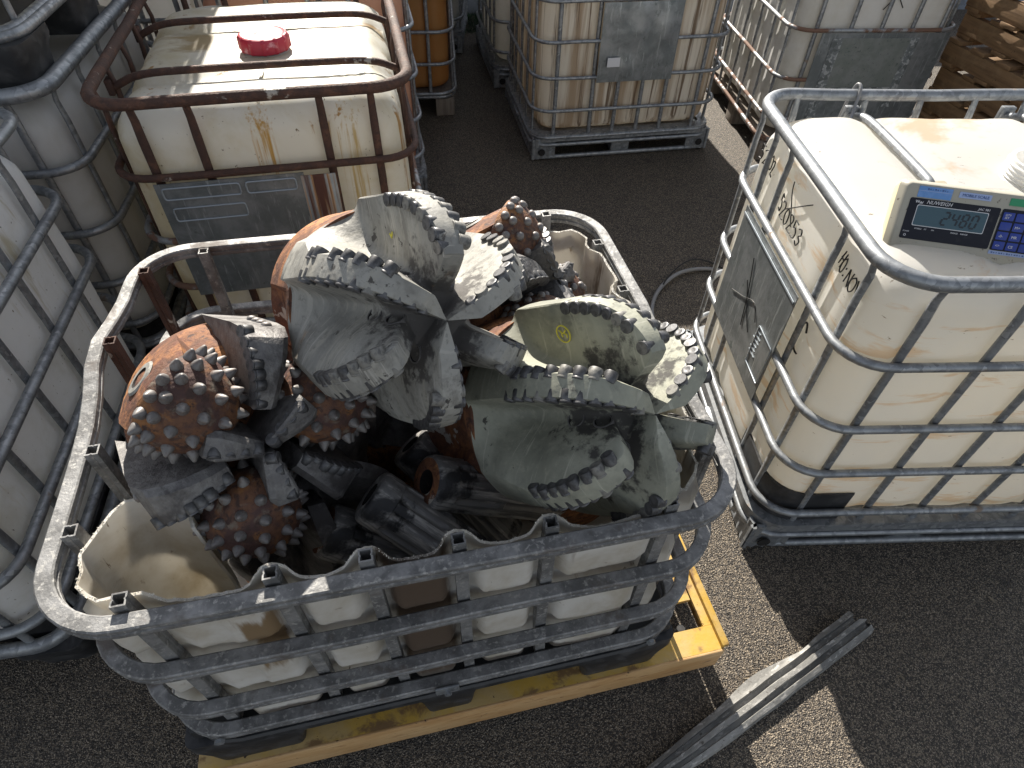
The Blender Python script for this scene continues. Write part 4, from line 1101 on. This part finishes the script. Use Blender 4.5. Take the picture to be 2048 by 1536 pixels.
        for r, zt, zb, w0 in ((0.006, 0.075, -0.05, 0.010), (0.03, 0.084, -0.05, 0.015), (0.06, 0.092, -0.05, 0.021), (0.085, 0.094, -0.04, 0.025), (0.105, 0.086, 0.02, 0.022)):
            rings.append([er * r + et * w0 + ez * (zt - 0.003), er * r + et * (w0 - 0.004) + ez * zt, er * r - et * (w0 - 0.01) + ez * (zt - 0.004), er * r - et * w0 + ez * (zt - 0.014), er * r - et * w0 * 1.1 + ez * zb, er * r + et * w0 * 1.1 + ez * zb])
        mb.loft(rings, True); bl = mb.obj('blade', blade_mat, t, 30)
        for q in range(4):
            r = 0.018 + q * 0.0235; z = 0.080 + 0.012 * q / 3
            put(cutter_me, 'cutter', bl, place(er * r + et * (0.012 + 0.003 * q) + ez * (z - 0.002), (et + ez * 0.7).normalized(), ez))
    for c in range(3):
        fc = c * 2 * pi / 3 + 0.85
        er = Vector((math.cos(fc), math.sin(fc), 0))
        put(NOZ, 'nozzle', t, place(er * 0.085 + Vector((0, 0, -0.056)), (0, 0, 1)))
    return t
ray3 = Vector((-0.366, 0.557, -0.745))
ax3 = (-ray3 + 0.36 * r2 - 0.34 * u2).normalized()
def roll_dir(axis, d):
    x, y, z = basis(axis, 0)
    return math.atan2(d.dot(y), d.dot(x))
def roll_for(axis, img_angle):
    """roll that puts local +x at this angle in the picture (0 right, 90 up)"""
    x, y, z = basis(axis, 0)
    d = r2 * math.cos(R(img_angle)) + u2 * math.sin(R(img_angle))
    return math.atan2(d.dot(y), d.dot(x))
bit3 = hybrid_bit('rusty hybrid drill bit facing up with three studded cones at the left of the heap', Vector((-.462, .690, 1.055)) , ax3, roll_for(ax3, 150))
ax4 = (0.85 * r2 + 0.36 * u2 + 0.36 * TOCAM).normalized()
bit4 = hybrid_bit('rusty hybrid drill bit with blunt studs at the back of the heap', Vector((0.012, 1.207, 1.037)) + r2 * 0.03 - u2 * 0.03, ax4, roll_dir(ax4, 0.90 * u2 + 0.45 * TOCAM), cone_sharp=False)

# ---- fluted cylinders and buried bits
def fluted(label, head, axis, L=0.34, r=0.058, ring_rust=True):
    t = thing('fluted_cylinder', label, 'fluted cylinder', matrix=pose(head, axis, 0.3), group='fluted steel cylinders in the heap')
    mb = MB(); n = 120; rings = []
    for z, rr, dep in ((0.0, 0.86, 0), (-0.004, 0.95, 0), (-0.012, 1.0, 0), (-0.045, 1.0, 0), (-0.047, 0.97, 0), (-0.052, 0.98, 0.06), (-0.06, 0.99, 0.12), (-0.15, 0.99, 0.12), (-0.16, 1.0, 0.03), (-0.172, 1.0, 0.03), (-0.18, 0.99, 0.12), (-L + 0.03, 0.99, 0.12), (-L, 0.96, 0.02)):
        ring = []
        for j in range(n):
            a = 2 * pi * j / n; f = max(0.0, math.cos(a * 10)) ** 0.6 if dep > 0.05 else 0
            k = r * rr * (1 - dep * f); ring.append((k * math.cos(a), k * math.sin(a), z))
        rings.append(ring)
    mb.loft(rings, True, False, True); mb.obj('fluted_sleeve', 'flute', t)
    mb = MB(); mb.lathe([(0.86 * r, 0.0), (0.6 * r, 0.002), (0.44 * r, 0.0)], 48); mb.obj('end_face', 'iron_rust' if ring_rust else 'flute', t)
    mb = MB(); mb.lathe([(0.44 * r, 0.0), (0.42 * r, -0.02), (0.42 * r, -0.2), (0.0, -0.2)], 32); mb.obj('bore', 'hole', t)
    return t
def A(x, y, z): return MA @ Vector((x, y, z))
fluted('sooty fluted steel cylinder with orange rusty end face and open bore', A(0.022, -0.255, 0.885), (TOCAM * 0.60 - r2 * 0.77 + u2 * 0.20))
fluted('sooty fluted steel cylinder seen side on in front of the rusty-ended one', A(-0.092, -0.265, 0.89), (TOCAM * 0.25 - r2 * 0.76 + u2 * 0.58), L=0.26, ring_rust=False)
fluted('sooty fluted steel cylinder lowest in the heap beside the front wall', A(-0.20, -0.27, 0.80), (TOCAM * 0.45 - r2 * 0.80 + u2 * 0.40), L=0.27)
fluted('sooty fluted steel cylinder deep in the dark middle of the heap', A(0.0, -0.07, 0.78), (TOCAM * 0.25 - r2 * 0.65 + u2 * 0.7), ring_rust=False)
for lab, p, a in (('buried rusty drill bit under the studded one at the left', A(-0.27, -0.10, 0.66), (0.25, -0.2, 1)), ('buried drill bit under the greenish one at the right', A(0.33, -0.05, 0.68), (-0.3, -0.3, 0.9)), ('buried drill bit at the back of the cut tote', A(0.0, 0.22, 0.66), (0.2, 0.1, 1))):
    pdc_bit(lab, p, a, 0.4, 'dark_steel', group='drill bits buried in the heap', cutters=False)

# ------------------------------------------------------------------ weighing indicator on the white tote
MD = Matrix.Translation((1.363, 1.589, 0)) @ Matrix.Rotation(.06, 4, 'Z')
ex = Vector((0.966, -0.257, 0)); nn_ = Vector((0.257, 0.966, 0)); tl = 1.055
upv = nn_ * math.cos(tl) + Vector((0, 0, math.sin(tl))); out = ex.cross(upv)
MI = Matrix((ex, upv, out)).transposed().to_4x4(); MI.translation = Vector((-0.500, -0.300, 1.098))
MI = MD @ MI
ind = thing('weighing_indicator', 'beige weighing indicator with lcd and blue keys propped on the white tote', 'indicator', matrix=MI)
def slab(mb, x0, x1, y0, y1, z0, z1, bev=0.0, mi=0): mb.box(((x0 + x1) / 2, (y0 + y1) / 2, (z0 + z1) / 2), (x1 - x0, y1 - y0, z1 - z0), bev=bev, mi=mi)
WI, HI = 0.34, 0.168
mb = MB(); rings = []
for z, gx in ((-0.075, -0.012), (-0.07, 0.0), (-0.03, 0.008), (-0.022, 0.008)):
    rings.append([(x + WI / 2, y + HI / 2, z) for x, y in rrect(WI / 2 + gx, HI / 2 + gx * 0.6, 0.015, 4, 3)])
mb.loft(rings, True); mb.obj('case_back', 'case_rim', ind)
mb = MB(); rings = []
for z, gx in ((-0.0215, 0.008), (-0.008, 0.002), (-0.002, -0.002), (0.0, -0.005)):
    rings.append([(x + WI / 2, y + HI / 2, z) for x, y in rrect(WI / 2 + gx, HI / 2 + gx * 0.6, 0.012, 4, 3)])
mb.loft(rings, True); mb.obj('case_front', 'case', ind)
mb = MB(); rings = [[(x + 0.113, y + 0.088, z) for x, y in rrect(0.097, 0.046, 0.004, 3, 2)] for z in (-0.002, 0.0015)]
mb.loft(rings, True); mb.obj('display_panel', 'panel', ind)
mb = MB(); rings = [[(x + 0.1115, y + 0.0965, z) for x, y in rrect(0.077, 0.0235, 0.003, 3, 2)] for z in (0.001, 0.0022)]
mb.loft(rings, True); mb.obj('lcd_frame', 'print', ind)
mb = MB(); rings = [[(x + 0.1115, y + 0.0965, z) for x, y in rrect(0.0755, 0.022, 0.003, 3, 2)] for z in (0.002, 0.0027)]
mb.loft(rings, True); mb.obj('lcd_screen', 'lcd', ind)
SEG = {'2': 'abged', '4': 'fgbc', '8': 'abcdefg', '0': 'abcdef'}
mb = MB()
def seg7(ch, x, y, w_, h):
    sl = 0.18; P = lambda a, b: (x + a * w_ + sl * b * h, y + b * h)
    L = dict(a=((0, 1), (1, 1)), b=((1, 1), (1, .5)), c=((1, .5), (1, 0)), d=((0, 0), (1, 0)), e=((0, 0), (0, .5)), f=((0, .5), (0, 1)), g=((0, .5), (1, .5)))
    for s_ in SEG[ch]:
        a, b = L[s_]; p, q = Vector((*P(*a), 0.003)), Vector((*P(*b), 0.003)); d = (q - p).normalized() * 0.0016; n_ = Vector((-d.y, d.x, 0)).normalized() * 0.0019
        p2, q2 = p + d, q - d
        up_ = Vector((0, 0, 0.0004)); vs = [p2 - n_, q2 - n_, q2 + n_, p2 + n_]
        mb.add(vs + [v + up_ for v in vs], [(3, 2, 1, 0), (4, 5, 6, 7), (0, 1, 5, 4), (1, 2, 6, 5), (2, 3, 7, 6), (3, 0, 4, 7)])
for i, ch in enumerate('2480'): seg7(ch, 0.093 + i * 0.0205, 0.082, 0.012, 0.028)
mb.obj('lcd_digits', 'digit', ind, 0)
def text(s_, x, y, size, mat, parent, name='lettering', z=0.002, shear=0.0, rot=0.0):
    cu = bpy.data.curves.new(name, 'FONT'); cu.body = s_; cu.size = size; cu.extrude = 0.0002; cu.shear = shear; cu.resolution_u = 2
    o = bpy.data.objects.new(name, cu); COL.objects.link(o)
    bpy.context.view_layer.update()
    me = bpy.data.meshes.new_from_object(o.evaluated_get(bpy.context.evaluated_depsgraph_get()))
    bpy.data.objects.remove(o); me.materials.clear(); me.materials.append(MT[mat])
    o = bpy.data.objects.new(name, me); COL.objects.link(o); o.parent = parent; o.location = (x, y, z); o.rotation_euler = (0, 0, rot)
    return o
text('NUWEIGH', 0.052, 0.1235, 0.0115, 'print', ind, shear=0.25)
text('w', 0.0275, 0.1235, 0.013, 'print', ind); text('w', 0.036, 0.1215, 0.013, 'print', ind)
text('JAC 981', 0.163, 0.1235, 0.0075, 'print', ind, shear=0.2)
for s_, x in (('STABLE', 0.043), ('PT', 0.064), ('M+', 0.080), ('RANGE', 0.122), ('RANGE', 0.143)): text(s_, x, 0.0655, 0.0048, 'print', ind)
text('POWER', 0.020, 0.0575, 0.004, 'print', ind); text('o', 0.023, 0.0475, 0.012, 'print', ind)
mb = MB(); slab(mb, 0.028, 0.100, 0.1365, 0.1610, 0.0, 0.0014); mb.obj('sticker', 'label_blue', ind, 0)
mb = MB(); slab(mb, 0.028, 0.100, 0.1505, 0.1515, 0.0012, 0.0018); mb.obj('sticker_line', 'label_pale', ind, 0)
mb = MB()
for q in range(9): slab(mb, 0.046 + q * 0.0052, 0.0495 + q * 0.0052 - 0.001 * (q % 3), 0.1535 + 0.0006 * (q % 2), 0.1575 - 0.0008 * (q % 3), 0.0012, 0.0018)
mb.obj('faded_print', 'label_ink', ind, 0)
mb = MB(); slab(mb, 0.115, 0.183, 0.1455, 0.1585, 0.0, 0.0014); mb.obj('sticker', 'label_pale', ind, 0)
text('MOBILE SCALE', 0.121, 0.149, 0.0088, 'label_ink', ind)
mb = MB(); slab(mb, 0.223, 0.262, 0.142, 0.158, 0.0, 0.0014); mb.obj('sticker', 'green_tag', ind, 0)
mb = MB(); slab(mb, 0.214, 0.33, 0.033, 0.041, 0.0, 0.0014); mb.obj('sticker', 'label_pale', ind, 0)
mb = MB()
for q in range(14): slab(mb, 0.219 + q * 0.0055, 0.2225 + q * 0.0055 - 0.001 * (q % 3), 0.0355, 0.0385 - 0.0006 * (q % 2), 0.0012, 0.0018)
mb.obj('faded_print', 'label_ink', ind, 0)
mb = MB(); rings = [[(x + 0.272, y + 0.088, z) for x, y in rrect(0.058, 0.046, 0.004, 3, 2)] for z in (-0.002, 0.0015)]
mb.loft(rings, True); mb.obj('keypad', 'panel', ind)
keys = [['QTY\nSET', ''], ['SET', 'M+'], ['-0-', 'MR'], ['<>', 'CE']]
lab = [['QTY\nSET', '', '', ''], ['', 'M+', '', ''], ['-0-', 'MR', '', ''], ['<>', 'CE', '', '']]
for i in range(4):
    for j in range(4):
        x, y = 0.217 + j * 0.0275, 0.1085 - i * 0.0215
        mb = MB(); rings = [[(a + x + 0.0125, b + y + 0.0095, z) for a, b in rrect(0.0118 - g_, 0.0090 - g_, 0.002, 3, 2)] for z, g_ in ((0.001, 0), (0.003, 0), (0.0034, 0.0006))]
        mb.loft(rings, True); mb.obj('key', 'key', ind)
        if lab[i][j]: text(lab[i][j], x + 0.0045, y + (0.0105 if '\n' in lab[i][j] else 0.006), 0.0062 if '\n' in lab[i][j] else 0.0085, 'print', ind, z=0.0038)
# its cable over the tote
mb = MB()
pts = [MD @ Vector(p) for p in ((-0.262, 0.53, 1.05), (-0.265, 0.505, 1.165), (-0.262, 0.475, 1.172), (-0.278, 0.44, 1.125), (-0.310, 0.38, 1.106), (-0.345, 0.29, 1.102), (-0.372, 0.20, 1.103), (-0.380, 0.11, 1.102), (-0.388, 0.0, 1.10), (-0.398, -0.10, 1.10), (-0.395, -0.17, 1.11), (-0.37, -0.20, 1.12))]
mb.sweep(smooth_path(pts, 6), circ(0.0052, 8)); tag(mb.obj('cable', 'cable_grey', None, 60), 'thin grey cable draped over the white tote top to the weighing indicator', 'cable')
mb = MB(); pts = [(0.66, 2.20, 0.006), (0.665, 2.33, 0.008), (0.70, 2.44, 0.012), (0.76, 2.53, 0.02), (0.86, 2.62, 0.02), (1.0, 2.66, 0.012), (1.15, 2.62, 0.008)]
mb.sweep(smooth_path(pts, 6), circ(0.010, 8)); tag(mb.obj('cable', 'cable_grey', None, 60), 'thick grey cable curving over the dark asphalt behind the white tote', 'cable')
mb = MB(); pts = [(0.74, 2.50, 0.03), (0.78, 2.57, 0.03), (0.86, 2.67, 0.03), (0.94, 2.73, 0.02), (1.02, 2.72, 0.012), (1.12, 2.64, 0.006)]
mb.sweep(smooth_path(pts, 6), circ(0.004, 6)); tag(mb.obj('cable', 'cable_black', None, 60), 'thin black cable lying along the thick grey one on the asphalt', 'cable')

# ------------------------------------------------------------------ handwriting on the white tote's end wall
def wall_x(y, z):
    d = max(math.exp(-((y - b) / 0.035) ** 2) for b in (-0.37, -0.215, 0.17, 0.30, 0.43))
    zz = min(1.0, max(0.0, z - 1.022) / 0.10)
    return -0.5615 - 0.004 + 0.012 * d + 0.10 * (1 - math.sqrt(max(0, 1 - zz * zz)))
def handwrite(s_, y, z, h, adv, rad=0.0024, rise=0.0):
    mb = MB()
    for i, ch in enumerate(s_):
        for st in GL.get(ch, []):
            pts = []
            for a, b in st:
                yy = y - i * adv - a * h * 0.50; z_ = z + b * h / 2 + i * rise + random.uniform(-.002, .002)
                pts.append((wall_x(yy, z_), yy, z_))
            if len(pts) == 2: pts = [pts[0], tuple((Vector(pts[0]) + Vector(pts[1])) / 2), pts[1]]
            stroke(mb, pts, rad, 5, 4)
    mb.obj('handwriting', 'marker', tD, 0)
handwrite('520253', 0.158, 0.941, 0.050, 0.0345, rad=0.0021, rise=-0.001)
handwrite('5202', 0.375, 0.995, 0.046, 0.031, rad=0.0021, rise=-0.002)
handwrite('H0:NOV', -0.229, 1.02, 0.040, 0.0215, rad=0.0019, rise=-0.003)
handwrite('C', -0.195, 0.70, 0.11, 0.05, rad=0.0028)
mb = MB()
for a, b in (((0.115, 1.054), (0.034, 0.955)), ((-0.02, 1.06), (0.098, 0.975))):
    stroke(mb, [(wall_x(a[0] + (b[0] - a[0]) * k / 6, a[1] + (b[1] - a[1]) * k / 6), a[0] + (b[0] - a[0]) * k / 6, a[1] + (b[1] - a[1]) * k / 6) for k in range(7)], 0.0018, 5, 2)
mb.obj('handwriting', 'marker', tD, 0)

# ------------------------------------------------------------------ guide rail on the ground
gr = thing('scrap_rail', 'dented galvanised steel rail offcut lying half in sunlight on the asphalt', 'scrap rail', (0.76, 0.593, 0), math.atan2(0.445, 0.715))
prof = [(0.048, 0.004), (0.047, 0.024), (0.028, 0.030), (0.024, 0.014), (0.008, 0.013), (0.004, 0.034), (-0.012, 0.034), (-0.016, 0.014), (-0.030, 0.014), (-0.034, 0.030), (-0.050, 0.024), (-0.056, 0.003)]
prof2 = prof + [(x * 0.97, y - 0.003) for x, y in prof[::-1]]
mb = MB(); rings = []
for i in range(25):
    x = -0.52 + 0.94 * i / 24
    k = 1.0 - 0.45 * max(0, (-x - 0.12) / 0.4) ** 1.2
    lip = 0.016 * math.exp(-((x - 0.0) / 0.10) ** 2) - 0.010 * math.exp(-((x - 0.20) / 0.05) ** 2)
    ring = []
    for (y, z) in prof2:
        yy = y * k + (lip if y > 0.03 else 0) + 0.003 * noise.noise(Vector((x * 9, y * 30, 0)))
        ring.append((x + (0.02 if (i == 24 and y < 0) else 0), yy * 0.82, z * (0.9 + 0.25 * math.exp(-((x - 0.42) / 0.05) ** 2)) + 0.002))
    rings.append(ring)
MT['dull_galv'] = material('dull_galvanised_steel', (0.27, 0.265, 0.25), 0.7, 0.15, [('noise', (6, 18, 18), 0.42, 0.68, (0.15, 0.148, 0.14)), ('noise', (30, 90, 90), 0.58, 0.7, (0.38, 0.37, 0.35)), ('noise', 40, 0.66, 0.76, (0.09, 0.08, 0.07))], ('noise', 120, 0.35, 0.004))
mb.loft(rings, True); mb.obj('rail_body', 'dull_galv', gr, 25)

# ------------------------------------------------------------------ loose grit on the asphalt
gm = MB()
for i in range(2600):
    x, y = random.uniform(-1.6, 1.6), random.uniform(-0.05, 3.6)
    s_ = random.uniform(0.0012, 0.0036)
    vs = [Vector((random.uniform(.6, 1) * dx, random.uniform(.6, 1) * dy, random.uniform(.5, 1) * dz)) * s_ + Vector((x, y, s_ * 0.5)) for dx, dy, dz in ((1, 0, 0), (-1, 0, 0), (0, 1, 0), (0, -1, 0), (0, 0, 1), (0, 0, -1))]
    gm.add(vs, [(0, 2, 4), (2, 1, 4), (1, 3, 4), (3, 0, 4), (2, 0, 5), (1, 2, 5), (3, 1, 5), (0, 3, 5)])
for i in range(260):
    x, y = random.uniform(-1.6, 1.6), random.uniform(-0.05, 3.6); a = random.uniform(0, 6.28); L = random.uniform(0.006, 0.02)
    d = Vector((math.cos(a), math.sin(a), 0)); n_ = Vector((-d.y, d.x, 0)) * L * random.uniform(.12, .3); p = Vector((x, y, 0.002))
    gm.add([p - d * L, p - n_ + Vector((0, 0, .002)), p + d * L, p + n_ + Vector((0, 0, .003))], [(0, 1, 2, 3)])
MT['grit'] = material('pale_grit', (0.20, 0.165, 0.12), 0.8, 0, [('cell', 60, 0.4, 0.9, (0.05, 0.042, 0.033))])
go = gm.obj('grit', 'grit', None, 0); go['kind'] = 'stuff'
